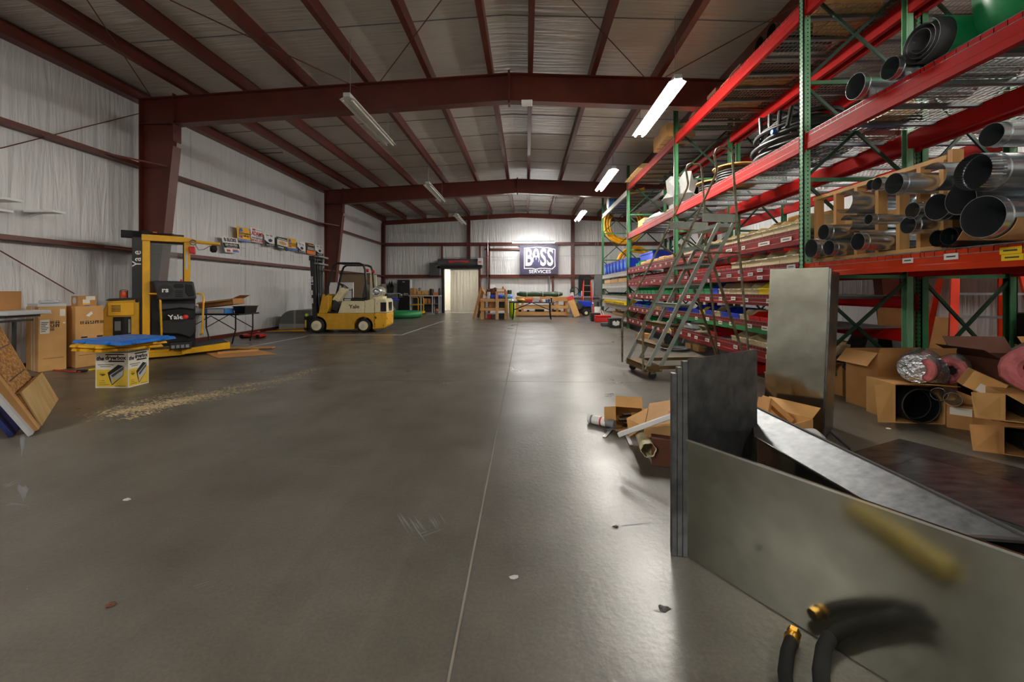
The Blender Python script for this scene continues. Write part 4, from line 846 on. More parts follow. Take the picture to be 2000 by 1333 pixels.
o=thing('hand_truck','black hand truck standing before the white panel','hand truck',(pY(678,600,13.9).x,13.9,0)); b=MB()
for x in (-.12,.18): b.tube([(x,0,.15),(x,0,1.35)],.018,6)
for z in (.4,.7,1.0,1.3): b.tube([(-.12,0,z),(.18,0,z)],.014,6)
b.obj('frame','black',o,smooth=True)
for x in (-.17,.23): MB().cyl((x-.03,0,.12),(x+.03,0,.12),.12,n=14).obj('wheel','rubber',o)
MB().box((-.15,-.2,.01),(.2,.05,.03)).obj('toe_plate','black',o)
# green ring
c_=fl(786,620.5); tag(MB().torus((c_.x,c_.y,.16),.78,.155,40,12).obj('coiled_hose','grnhose',smooth=True),'big ring of fat green hose on the floor behind the forklift','hose')
# ---- wooden work stand
WY=17.9
def px_x(px,Y): return pY(px,600,Y).x
ws=thing('work_stand','rough lumber work stand with shelf and leaning side boards','workbench',(px_x(962,WY),WY,0)); X0=ws.location.x
def wbar(p,q,w,h,m='wood_h',name='rail'):
    return MB().bar(p,q,w,h).obj(name,m,ws,world=True)
xa,xb=px_x(937.5,WY),px_x(991,WY); zt=pY(960,584.8,WY).z; zl=pY(960,605,WY).z
wbar((xa,WY,zt-.055),(xb,WY,zt-.055),.04,.11); wbar((xa,WY+.75,zt-.055),(xb,WY+.75,zt-.055),.04,.11); wbar((xa,WY,zl),(xb,WY,zl),.04,.1); wbar((xa,WY+.75,zl),(xb,WY+.75,zl),.04,.1)
MB().box((xa,WY,zt),(xb,WY+.78,zt+.02)).obj('top','wood_h',ws,world=True); MB().box((xa,WY,zl+.05),(xb,WY+.78,zl+.07)).obj('shelf','wood_h',ws,world=True)
for x,w in ((px_x(942,WY),.15),(px_x(988,WY),.13)):
    for y in (WY+.03,WY+.7): MB().box((x-w/2,y,0),(x+w/2,y+.09,zt-.1)).obj('leg','wood',ws,world=True)
for x0,x1,z in ((968,973,569.7),(987,991,569)):
    a,b_=px_x(x0,WY-.06),px_x(x1,WY-.06); MB().box((a,WY-.08,0 if x0<980 else zl-.05),(b_,WY-.04,pY(970,z,WY).z)).obj('post','wood',ws,world=True)
wbar((px_x(968,WY),WY-.02,pY(970,571,WY).z),(px_x(990,WY),WY-.02,pY(970,571,WY).z),.04,.07)
a,b_=pY(940,562,WY-.1),fl(926,624); b_=V((b_.x,WY-.1,.03)); wbar(b_,a,.09,.1,'card2','brace'); wbar(a,pY(949,576,WY+.2),.04,.1,'wood','brace'); wbar((b_.x+.1,WY+.7,.05),a+V((.05,.3,0)),.09,.1,'card2','brace')
def itm(name,label,cat,px0,px1,y1,Y,h,m,d=.25,z0=0,bev=.01):
    a,b=px_x(px0,Y),px_x(px1,Y); return tag(MB().box((a,Y,z0),(b,Y+d,z0+h)).obj(name,m,bev=bev),label,cat)
T=zt+.02
itm('white_crate','white crate with yellowish lid on the lumber stand','crate',970,984,0,18.2,.42,'white',.3,T); itm('crate_lid','flat amber lid on the white crate','lid',968,987,0,18.2,.03,'dyellow',.32,T+.42)
itm('blue_tote','blue fabric tote bag lying on the lumber stand','bag',957,980,0,17.98,.17,'blue',.16,T,.04); tag(MB().lump((px_x(990,18.05),18.08,T),(.26,.13,.17),14,.15,6).obj('light_blue_bag','lblue',smooth=True),'light blue bag at the right of the lumber stand top','bag')
tag(MB().lump((px_x(961,18.4),18.45,T),(.3,.2,.45),14,.25,16).obj('brown_bundle','card_dark',smooth=True),'dark brown bundle behind the blue tote','bundle')
itm('red_can','red can beside the white crate','can',985,988,0,18.1,.4,'signred',.1,T); itm('orange_bottle','orange bottle standing on top of the amber lid','bottle',981,984,0,18.3,.1,'signorange',.1,T+.45)
itm('small_grey_box','small grey box on the left of the lumber stand','box',951,957,0,18.0,.3,'lgrey',.2,T)
can('green_canister','dark green canister at the right end of the lumber stand','canister',995,567,572,18.6,.1,'dgreen',T+.2); itm('tool_case','black tool case on the shelf of the lumber stand','tool case',974,985,0,18.1,.3,'black',.4,zl+.07)
itm('shelf_box','brown box on the shelf of the lumber stand','box',955,967,0,18.15,.38,'card2',.4,zl+.07); itm('red_box','red box on the floor under the lumber stand','box',951,960,0,18.3,.2,'signred',.3,0); itm('grey_cartridge','grey box on the floor under the lumber stand','box',961,968,0,18.35,.2,'grey',.3,0); itm('black_case','black case on the floor under the lumber stand','case',974,985,0,18.35,.24,'charcoal',.3,0)
itm('canister_stand','pale pine block behind the light blue bag','block',992,1001,0,18.7,.2,'wood_h',.2,0) if 0 else None
# ---- long lumber crate bench
LY=20.0; xa,xb=px_x(1007,LY),px_x(1112,LY)
lb=thing('lumber_bench','long slatted lumber bench carrying the green tarp bundle','bench',((xa+xb)/2,LY,0))
def lbar(x0,x1,y,z0,z1,m='wood_h'): return MB().box((x0,y,z0),(x1,y+.04,z1)).obj('rail',m,lb,world=True)
zz=[pY(1060,y,LY).z for y in (581.5,588.8,597.5,603.5,610.5,616.5)]
for i in (0,2,4): lbar(xa,xb-.05*(i==0),LY,zz[i+1],zz[i]); lbar(xa,xb,LY+.9,zz[i+1],zz[i])
for x in (xa+.02,xa+.28,xb-.65,xb-.2): MB().box((x,LY+.04,.02),(x+.12,LY+.13,zz[1])).obj('post','wood',lb,world=True)
for x in (xa+.02,xb-.2): MB().box((x,LY+.8,.02),(x+.12,LY+.89,zz[1])).obj('post','wood',lb,world=True)
MB().box((xa,LY,zz[0]),(xb-.05,LY+.95,zz[0]+.03)).obj('top','wood_h',lb,world=True); MB().box((xa,LY+.04,zz[4]),(xb,LY+.9,zz[4]+.02)).obj('shelf','wood_h',lb,world=True)
gb=[(xa+.05+i*(xb-xa-.35)/12,0) for i in range(13)]
b=MB().tube([(x,LY+.35,zz[0]+.16+.01*math.sin(i*1.7)) for i,(x,_) in enumerate(gb)],.13,10,radii=[.07]+[.125+.012*math.sin(i*2.3) for i in range(11)]+[.07]); o=thing('tarp_bundle','long rolled green tarp bundle on the lumber bench','tarp',((xa+xb)/2,LY+.35,zz[0]+.03)); b.obj('tarp','dgreen',o,world=True,smooth=True)
for k in (.25,.55,.85): MB().torus((xa+(xb-xa)*k-.1,LY+.35,zz[0]+.16),.14,.008,20,5,'x').obj('tie','white',o,world=True)
p=pY(1056,569.5,LY+.5); o=MB().tube([(p.x-1.1,LY+.6,zz[0]+.3),(p.x-.3,LY+.6,p.z-.06),(p.x,LY+.6,p.z),(p.x+.3,LY+.6,p.z-.05),(p.x+.8,LY+.6,zz[0]+.3)],.012,6).tube([(p.x,LY+.6,p.z),(p.x,LY+.6,zz[0]+.03)],.01,6).obj('tent_frame','grey'); tag(o,'thin bent grey frame standing behind the green tarp','frame')
for i,(a,b_,m,h) in enumerate(((1013,1022,'charcoal',.1),(1029,1034,'matblack',.08),(1045,1063,'matblack',.12),(1080,1095,'card_dark',.08))): itm('bench_tool',['dark tool at the left of the lumber bench shelf','small black tool second on the lumber bench shelf','black tool case in the middle of the lumber bench shelf','brown strip at the right of the lumber bench shelf'][i],'tool',a,b_,0,LY+.2,h,m,.25,zz[4]+.02)
tag(MB().lump((px_x(1001,19.3),19.3,0),(.17,.14,.85),12,.2,21,False).obj('safety_vest','lime',smooth=True),'lime safety vest hanging at the left end of the lumber bench','vest')
# leaning plank with red end
p,q=pY(1113,580,19.7),pY(1127,616,19.6); q.z=.03; o=thing('leaning_plank','red-ended plank leaning against the right end of the lumber bench','plank',q); MB().bar(q,p,.3,.04,up=(0,-1,.2)).obj('board','card',o,world=True); d=(p-q).normalized(); MB().bar(p-d*.16+V((0,-.005,0)),p+d*.02+V((0,-.005,0)),.31,.05,up=(0,-1,.2)).obj('red_end','signred',o,world=True)
# ---- black folding table
TY=17.45; xa,xb=px_x(993.5,TY),px_x(1084,TY); zt=pY(1040,590.8,TY).z
ft=thing('folding_table','black folding table loaded with small goods before the lumber bench','table',((xa+xb)/2,TY,0))
MB().box((xa,TY,zt-.035),(xb,TY+.7,zt)).obj('tabletop','charcoal',ft,world=True,bev=.005)
for x,s in ((xa+.2,1),(xb-.2,-1)):
    for y in (TY+.05,TY+.62): MB().tube([(x,y,zt-.04),(x,y,.35),(x-.04*s,y,.02)],.022,8).tube([(x,y,.42),(x+.75*s,y,zt-.04)],.012,6).obj('leg','black',ft,world=True)
it=[('red_bin','red plastic bin on the black table','bin',1026,1040,.14,'signred'),('tin_box','pale metal box behind the red bin','box',1042,1054,.2,'lgrey'),('blue_can','blue can right of the pink tape roll','can',1066,1070,.12,'signblue'),('purple_can','small purple can beside the blue can','can',1071,1074,.14,'banner'),('white_roll','white roll between the pink tape and the blue can','roll',1059,1065,.12,'white')]
for i,(n,l,c,a,b_,h,m) in enumerate(it): itm(n,l,c,a,b_,0,TY+.08+.12*(i==1),h,m,.2,zt,.015)
can('tape_roll','pink tape roll on the black table','tape',1056,586,591,TY+.1,.06,'pink',zt); can('spray_can','tall black spray can at the right of the black table','spray can',1077,582,591,TY+.12,.035,'black',zt,'lgrey')
tag(MB().lump((px_x(1022,TY),TY+.25,zt),(.3,.18,.16),14,.3,31).obj('work_gloves','dyellow',smooth=True),'pile of yellow work gloves left of the red bin','gloves'); tag(MB().lump((px_x(1004,TY),TY+.3,zt),(.25,.2,.1),14,.2,32).obj('plastic_scrap','plastic_clear',smooth=True),'crumpled pale plastic at the left of the black table','plastic')
# ---- right corner: step ladder, generator, buckets
o=thing('step_ladder','orange fibreglass step ladder by the electrical cabinet on the end wall','ladder',(px_x(1149,21.2),21.2,0)); zt4=pY(1147,543,21.2).z
def steps(o,wt,wb,ht,n,depth,m='lorange',rw=.035):
    for s in (-1,1):
        MB().bar((s*wb/2,0,0),(s*wt/2,depth*.45,ht),.07,rw,up=(1,0,0)).obj('side_rail',m,o); MB().bar((s*wb/2,depth,0),(s*wt/2,depth*.5,ht),.06,rw*.8,up=(1,0,0)).obj('rear_rail',m,o)
    for i in range(1,n+1):
        k=i/(n+1); w=wb+(wt-wb)*k; y=depth*.45*k; MB().box((-w/2,y-.02,ht*k-.03),(w/2,y+.07,ht*k)).obj('step','alu',o)
    MB().box((-wt/2-.05,depth*.3,ht-.02),(wt/2+.05,depth*.65,ht+.07)).obj('top_cap','black',o,bev=.01)
steps(o,.34,.6,zt4-.07,5,.9)
o=thing('generator','portable generator with blue tank and two wheels below the step ladder','generator',(px_x(1143,20.6),20.6,0))
MB().hexa([(-.28,-.1,.5),(.3,-.1,.45),(.3,.25,.45),(-.28,.25,.5),(-.33,-.12,.78),(.33,-.12,.72),(.33,.28,.72),(-.33,.28,.78)]).obj('fuel_tank','blue',o,bev=.03,seg=2); MB().box((-.35,-.05,.15),(.3,.25,.45)).obj('engine','matblack',o,bev=.02); MB().cyl((-.32,-.12,.5),(-.32,.2,.5),.17,n=18).obj('fan_cover','charcoal',o)
for y in (-.16,.3):
    t_=MB().cyl((.02,y-.05,.16),(.02,y+.05,.16),.16,n=20).obj('wheel','rubber',o,smooth=True); MB().cyl((.02,y-.06,.16),(.02,y+.06,.16),.08,n=16).obj('rim','cream',t_)
MB().cyl((.35,.1,.62),(.42,.1,.62),.05,n=10).obj('cap','lgrey',o)
bt=thing('steel_bench','grey steel bench along the end wall at the right corner','bench',(px_x(1145,21.9),21.9,0)); x0,x1=px_x(1114,21.9)-bt.location.x,px_x(1174,21.9)-bt.location.x; zb=pY(1140,579,21.9).z
MB().box((x0,0,zb-.08),(x1,.65,zb)).obj('top','alu',bt); MB().box((x0+.1,.1,zb-.3),(x1-.05,.6,zb-.08)).obj('drawer_box','grey',bt)
for x in (x0+.05,x1-.1): MB().box((x,.05,0),(x+.05,.6,zb-.08)).obj('leg','grey',bt)
itm('black_sheet','big black rounded panel standing behind the step ladder on the steel bench','panel',1130,1154,0,22.4,1.15,'matblack',.1,zb,.05)
o=thing('bench_grinder','green bench grinder with round guard on the steel bench','grinder',(px_x(1118,22.0),22.0,zb)); MB().cyl((-.08,.15,.3),(.1,.15,.3),.1,n=16).obj('motor','dgreen',o,smooth=True); MB().pipe((.12,.1,.27),(.12,.16,.27),.24,.03,24).obj('guard','matblack',o); MB().hexa([(-.1,.05,0),(.1,.05,0),(.1,.25,0),(-.1,.25,0),(-.06,.1,.22),(.06,.1,.22),(.06,.2,.22),(-.06,.2,.22)]).obj('base','lgrey',o)
can('bottle','white bottle on the steel bench left of the ladder','bottle',1137,570,579,21.95,.05,'white',zb,'white'); can('bottle','blue bottle next to the white bottle on the steel bench','bottle',1133,573,579,21.95,.04,'signblue',zb,'navy')
o=can('white_bucket','white bucket holding pale sticks at the end of the rack','bucket',1168,600,614,20.2,.16,'white',0.0,None)
for i in range(2): a=fl(1181+i*4,629); tag(MB().bar((a.x,a.y,.012),(px_x(1171+i*4,16.9),16.9,.47),.03,.03).obj('pale_stick','white'),['left pale stick leaning on the white bucket','right pale stick leaning on the white bucket'][i],'stick')
p=fl(1163,628); tag(MB().hexa([(p.x-.16,p.y,0),(p.x+.16,p.y,0),(p.x+.16,p.y+.35,0),(p.x-.16,p.y+.35,0),(p.x-.2,p.y-.02,.34),(p.x+.2,p.y-.02,.34),(p.x+.2,p.y+.4,.34),(p.x-.2,p.y+.4,.34)]).obj('black_crate','black',bev=.01),'black tub on the floor left of the red tool chest','tub')
p=fl(1178,631); o=thing('tool_chest','red tool chest lid on the floor before the rack end','tool chest',(p.x+.1,p.y+.3,0)); MB().box((-.35,0,0),(.5,.4,.2)).obj('case','signred',o,bev=.02); MB().box((-.35,-.01,.2),(.5,.4,.27)).obj('lid','binred',o,bev=.02)
p=fl(1184,638); tag(MB().box((p.x-.16,p.y,0),(p.x+.16,p.y+.25,.13)).obj('tool_box','dgrey',bev=.015),'low dark grey toolbox in front of the red tool chest','toolbox')
p=fl(1205,641); o=thing('black_tote','black tote box with white emblem beside the rack upright','tote',(p.x-.03,p.y,0)); MB().hexa([(-.2,0,0),(.2,0,0),(.2,.35,0),(-.2,.35,0),(-.22,-.02,.33),(.22,-.02,.33),(.22,.37,.33),(-.22,.37,.33)]).obj('body','black',o,bev=.01); f=Face(o,(0,-.012,.17),(1,0,0),(0,-.06,1)); f.polys('emblem','lgrey',[[(-.12,-.06),(-.02,-.1),(.1,-.07),(.12,.04),(.03,.09),(.0,.02),(-.05,.08),(-.12,.05)]],z=.004)
# ================================================================ pallet racks
UY=[.68,5.09,9.41,13.77,18.32]; FX,BX=3.42,4.62
BAY=['nearest bay','ladder bay','third bay','far grey bay']
LV={'T':(4.66,4.87),'M':(3.01,3.21),'O':(1.45,1.61),'A':(1.84,2.03),'B':(1.42,1.62),'C':(1.03,1.18),'D':(.62,.77),'E':(.21,.38)}
LV2=dict(LV); LV2.update({'A':(1.86,2.05),'B':(1.43,1.63),'C':(1.06,1.21),'D':(.65,.81),'E':(.24,.44)})
LV4=dict(LV); LV4.update({'T':(4.54,4.72),'A':(1.8,1.96),'B':(1.37,1.57),'C':(.91,1.08),'D':(.58,.77),'E':(.2,.36)})
LNAME={'T':'top','M':'upper middle','O':'lower','A':'highest bin','B':'second bin','C':'third bin','D':'fourth bin','E':'lowest bin'}
def lev(bay,k): return (LV,LV2,LV,LV4)[bay][k]
def upright(parent,x0,x1,y,top,near):
    """two posts with braces between"""
    u=bpy.data.objects.new('upright_frame',None); COL.objects.link(u); u.parent=parent; u.matrix_basis=Matrix.Identity(4)
    for i,x in enumerate((x0,x1)):
        s=1 if i==0 else -1
        b=MB().box((x,y,0),(x+.012*s,y+.08,top)).box((x,y,0),(x+.085*s,y+.01,top)).box((x,y+.07,0),(x+.085*s,y+.08,top)); b.box((x-.02,y-.02,0),(x+.1*s,y+.1,.012))
        o=b.obj('post','lit_green' if near else 'green',u,world=False)  # near posts get a lighter green: light on them put into the paint
        if i==0:
            h=MB(); n=int(top/.05)
            for k in range(2,n):
                z=k*.05
                if near: h.quad([(x+.045,y-.0008,z-.008),(x+.06,y-.0008,z-.008),(x+.06,y-.0008,z+.008),(x+.045,y-.0008,z+.008)])
                for dy in (.02,.06): h.quad([(x-.0008,y+dy+.007,z-.01),(x-.0008,y+dy-.007,z-.01),(x-.0008,y+dy-.007,z+.012),(x-.0008,y+dy+.007,z+.012)])
            h.obj('hole_row','matblack',o)['kind']='stuff'
    xm0,xm1=x0+.06,x1-.06
    for z in (.25,1.45,2.65,3.85,5.05):
        MB().bar((xm0,y+.04,z),(xm1,y+.04,z),.03,.045).obj('brace','green',u)
    for z in (.25,1.45,2.65,3.85):
        MB().bar((xm0,y+.03,z+.04),(xm1,y+.03,z+1.16),.025,.035).obj('brace','dgreen',u); MB().bar((xm1,y+.05,z+.04),(xm0,y+.05,z+1.16),.025,.035).obj('brace','dgreen',u)
    return u
def beam(parent,x,s,y0,y1,z0,z1,m,labels=(),green=False):
    b=MB(); h=z1-z0
    b.prism([(x,z0),(x,z0+h*.3),(x+.006*s,z0+h*.36),(x+.006*s,z1),(x+.032*s,z1),(x+.032*s,z1-.04),(x+.06*s,z1-.04),(x+.06*s,z0)],'y',y0,y1)
    if s>0:
        for y in (y0,y1): b.box((x-.012,y-.004 if y==y1 else y-.045,z0-.03),(x+.0,y+.045 if y==y1 else y+.004,z1+.03))
    o=b.obj('beam',m,parent)
    if green: MB().box((x-.002,y0+.02,z0),(x-.0004,y1-.02,z0+h*.5)).obj('green_lower_face','bgreen',o)
    for (yc,zc,w,hh,mm) in labels:
        MB().box((x-.004,yc-w/2,zc-hh/2),(x-.001,yc+w/2,zc+hh/2)).obj('shelf_label',mm,o)
        MB().box((x-.0055,yc-w*.32,zc-hh*.12),(x-.004,yc+w*.32,zc+hh*.12)).obj('label_print','dgrey',o)
    return o
_deck={}
def deck(x0,x1,y0,y1,z,label,group,pitch=.085,ch=3,hooks=True):
    k=(round(x1-x0,3),round(y1-y0,3),pitch,ch)
    o=thing('wire_deck',label,'wire deck',(x0,y0,z),0,group); w,d=x1-x0,y1-y0
    if k not in _deck:
        b=MB(); n=int(d/pitch); r=.0028
        for i in range(n+1):
            y=.01+i*(d-.02)/n; b.box((-.008,y-r,0),(w,y+r,.006)); b.box((-.014,y-r,-.045),(-.008,y+r,.006))
        m=int(w/.06)
        for i in range(m+1):
            x=i*w/m; b.box((x-r,0,.006),(x+r,d,.012))
        b.box((-.015,0,-.047),(-.008,d,-.041))
        c=MB()
        o1=b.obj('mesh','wire',o); cs=[]
        for i in range(ch):
            y=d*(i+.5)/ch; cs.append(MB().box((.0,y-.028,-.04),(w,y+.028,-.002)).obj('support_channel','tube_grey',o))
        _deck[k]=[o1]+cs
    else:
        for q in _deck[k]:
            c=q.copy(); COL.objects.link(c); c.parent=o
    return o
def lab(y0,y1,z0,z1,n,seed,m='paper',w=.16,hh=.06):
    r=random.Random(seed); return [(y0+(y1-y0)*(i+.5+r.uniform(-.2,.2))/n,z0+(z1-z0)*r.uniform(.4,.62),w*r.uniform(.7,1.1),hh,m) for i in range(n)]
R1=thing('pallet_rack','front run of red-beamed green pallet racking along the right aisle','pallet rack',(0,0,0))
R2=thing('pallet_rack','back run of pallet racking standing behind the front run','pallet rack',(0,0,0))
for i,y in enumerate(UY):
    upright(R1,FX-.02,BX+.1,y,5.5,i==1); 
    if i<4: upright(R2,4.8,5.92,y,5.5,False)
for bay in range(4):
    y0,y1=UY[bay]+.08,UY[bay+1]
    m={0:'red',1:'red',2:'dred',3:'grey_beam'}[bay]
    levels='TMO' if bay==0 else 'TMABCDE'
    if bay==3: levels='TABCDE'
    for k in levels:
        z0,z1=lev(bay,k); mm=m
        if bay==0 and k=='O': mm='orange'
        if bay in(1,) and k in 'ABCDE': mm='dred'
        ls=[]
        if bay==1 and k=='A': ls=[(y,1.955,w,.055,'paper') for y,w in ((5.45,.22),(5.95,.28),(6.5,.1),(6.95,.2),(7.4,.1),(8.0,.16),(8.6,.16))]
        elif bay==1 and k=='B': ls=[(y,z,w,.05,'lgrey') for y,z,w in ((5.35,1.59,.17),(6.05,1.58,.14),(6.05,1.47,.14),(6.3,1.53,.14),(6.6,1.58,.12),(6.6,1.47,.12),(6.95,1.53,.16),(7.3,1.57,.1),(7.7,1.58,.1),(7.7,1.46,.1),(8.3,1.52,.14),(8.8,1.56,.12))]
        elif bay in(1,2) and k in 'CDE': ls=lab(y0,y1,z0,z1,9,bay*7+ord(k))
        elif bay==2 and k in 'AB': ls=lab(y0,y1,z0,z1,11,bay*7+ord(k),'lgrey',.14,.05)
        elif bay==0 and k=='O': ls=[(3.75,1.55,.1,.045,'white'),(3.38,1.555,.11,.05,'white'),(2.98,1.565,.13,.05,'stickyy'),(2.97,1.515,.13,.045,'stickyy'),(2.33,1.555,.13,.05,'stickyy'),(2.1,1.57,.1,.05,'stickyy')]
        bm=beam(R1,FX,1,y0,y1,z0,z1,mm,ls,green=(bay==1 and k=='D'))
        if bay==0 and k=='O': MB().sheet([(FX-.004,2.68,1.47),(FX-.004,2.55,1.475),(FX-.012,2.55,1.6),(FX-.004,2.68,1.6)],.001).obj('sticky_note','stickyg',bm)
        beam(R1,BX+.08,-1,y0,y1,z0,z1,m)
        if bay<3 and k in 'TMOAC':
            beam(R2,4.8,1,y0,y1,z0,z1,'red')
            if k in 'TM' or bay==0: beam(R2,5.9,-1,y0,y1,z0,z1,'red')
        n=3 if k in 'TMO' else 1
        for q in range(n):
            a=y0+.04+(y1-y0-.08)*q/n; b_=y0+.04+(y1-y0-.08)*(q+1)/n-.015
            pos='' if n==1 else ', %s from near end'%ORD[q]
            deck(FX+.02,BX+.05,a,b_,z1+.002,'wire deck, %s level of the front rack %s%s'%(LNAME[k],BAY[bay],pos),'wire decks of the front rack',ch=3 if n==3 else 8)
    if bay<3:
        for k in 'TM': deck(4.83,5.87,y0+.04,y1-.04,lev(bay,k)[1]+.002,'wide wire deck, %s level of the back rack %s'%(LNAME[k],BAY[bay]),'wire decks of the back rack',ch=8)
        if bay==0: deck(4.83,5.87,y0+.04,y1-.04,lev(bay,'O')[1]+.002,'wide wire deck, lower level of the back rack nearest bay','wire decks of the back rack',ch=8)
# ---------------------------------------------------------------- bins
_bin={}
def bin_(color,m,y,x,z,w,d,h,label,group,card=False,name='storage_bin'):
    """open hopper-front bin; front faces the aisle (-x); y = near side edge"""
    k=(m,round(w,3),d,h,card)
    o=thing(name,label,'bin',(x,y,z),0,group)
    if k not in _bin:
        b=MB(); t=.005; pr=[(0,0),(d,0),(d,h),(d*.34,h),(d*.14,h*.55),(0,h*.5)]
        b.prism(pr,'y',0,t); b.prism(pr,'y',w-t,w); b.box((0,t,0),(d,w-t,t)); b.box((d-t,t,t),(d,w-t,h)); b.box((0,t,t),(t,w-t,h*.42)); b.box((-.012,0,h*.40),(0.006,w,h*.5)); b.box((d*.34,-.008,h-.02),(d,0,h)); b.box((d*.34,w,h-.02),(d,w+.008,h))
        L=[b.obj('tub',m,o)]
        if card:
            L.append(MB().box((-.016,w*.2,h*.41),(-.012,w*.75,h*.49)).obj('label_card','paper',o)); L.append(MB().box((-.018,w*.3,h*.43),(-.016,w*.6,h*.47)).obj('label_print','dgrey',o))
        _bin[k]=L
    else:
        for q in _bin[k]:
            c=q.copy(); COL.objects.link(c); c.parent=o
    return o
COLM={'tan':'tan','red':'binred','dark red':'bindred','green':'bingreen','yellow':'binyellow','blue':'blue','dark green':'bindgreen','brown':'card'}
def row(bay,k,specs,y=None,x=None,zoff=.016):
    z=(lev(bay,k)[1] if k!='F' else 0)+zoff; y=UY[bay]+.12 if y is None else y; x=FX+.03 if x is None else x
    cnt={}
    where=('%s shelf, %s'%(LNAME[k],BAY[bay])) if k!='F' else 'floor under the %s'%BAY[bay]
    for c,w,d,h,gap in specs:
        if c:
            i=cnt.get(c,0); cnt[c]=i+1
            bin_(c,COLM[c],y,x,z,w,d,h,'%s bin, %s %s one from near end, %s'%(c,ORD[i],c,where),'%s bins on the %s'%(c,where),card=(c=='tan'))
        y+=w+gap
g=.012
row(1,'A',[('tan',.27,.42,.17,g)]*14)
row(1,'B',[('tan',.42,.45,.2,g)]*4+[('red',.2,.4,.12,g)]*11)
row(1,'C',[('tan',.3,.42,.17,g)]*2+[('yellow',.3,.42,.18,g)]+[('tan',.3,.4,.17,g)]*3+[('tan',.3,.42,.18,.03)]+[('blue',.3,.42,.19,g)]+[('green',.24,.42,.18,.02)]*6)
row(1,'D',[('red',.28,.4,.13,.02)]*4+[('tan',.26,.4,.15,.02),('blue',.3,.42,.16,.03),('blue',.26,.42,.16,.04),('tan',.26,.42,.17,.05),('blue',.3,.42,.17,.04),('yellow',.22,.4,.13,.05),('blue',.3,.42,.16,.1)])
row(1,'E',[('tan',.42,.6,.15,g)]*4+[(None,.5,0,0,0),('red',.3,.45,.13,.02),('tan',.36,.5,.13,.02)])
row(1,'F',[('tan',.5,.5,.17,.25),('red',.3,.45,.14,.1)],y=5.6,zoff=.0,x=FX+.1)
row(2,'A',[(None,2.9,0,0,0),('green',.2,.3,.16,.05),('green',.2,.3,.16,.05)])
row(2,'B',[('dark red',.24,.4,.14,.02)]*15)
row(2,'C',[('green',.3,.42,.18,.06)]*10)
row(2,'D',[('blue',.26,.4,.14,.05)]*3+[('brown',.26,.4,.13,.1)]*2+[('blue',.3,.4,.15,.05)]*2+[('green',.26,.4,.14,.05)]+[('blue',.3,.42,.16,.05)]*3)
row(2,'E',[(None,1.2,0,0,0),('green',.4,.45,.16,.2),('green',.4,.45,.16,.2),(None,.5,0,0,0),('dark red',.3,.4,.14,.1)])
row(3,'C',[('dark green',.9,.45,.11,.08)]*4)
row(3,'D',[('yellow',.26,.42,.17,.06)]*12,x=FX-.1)
# tall blue totes
z=LV4['A'][1]+.016
for i in range(7):
    y=14.0+i*.58; o=thing('blue_tote','tall blue plastic tote, %s from the near end of the far grey bay'%ORD[i],'tote',(FX+.03,y,z),0,'tall blue totes on the grey shelf')
    MB().hexa([(0,0,0),(.5,0,0),(.5,.4,0),(0,.4,0),(-.02,-.02,.42),(.5,-.02,.42),(.5,.44,.42),(-.02,.44,.42)]).obj('body','blue',o,bev=.015); MB().box((-.03,-.03,.4),(.51,.45,.43)).obj('rim','blue',o); MB().box((-.022,.1,.1),(-.008,.3,.3)).obj('label','lblue',o)
o=thing('blue_tote','long low blue tote at the far end of the third bay','tote',(FX+.35,12.2,lev(2,'A')[1]+.016)); MB().box((0,0,0),(.7,1.35,.42)).obj('body','blue',o,bev=.015); MB().box((-.02,-.02,.38),(.72,1.37,.43)).obj('rim','blue',o)
for i in range(3):
    o=thing('wood_tray','pale wooden tray, %s from the near end of the far grey bay'%ORD[i],'tray',(FX+.02,14.0+i*1.35,LV4['B'][1]+.016),0,'wooden trays'); MB().box((0,0,0),(.7,1.25,.02)).box((0,0,.02),(.02,1.25,.14)).box((.68,0,.02),(.7,1.25,.1)).box((.02,0,.02),(.68,.02,.14)).box((.02,1.23,.02),(.68,1.25,.14)).obj('tray','wood_y',o)
    tag(MB().lump((FX+.35,14.4+i*1.35,LV4['B'][1]+.04),(.2,.4,.2),12,.3,40+i).obj('parcel','paper',smooth=True),'pale parcel in the %s wooden tray from the near end'%ORD[i],'parcel')
tag(MB().box((FX,14.2,LV4['E'][1]+.016),(FX+.7,16.2,LV4['E'][1]+.1)).obj('brown_tray','card'),'long brown tray low on the farthest rack bay','tray')
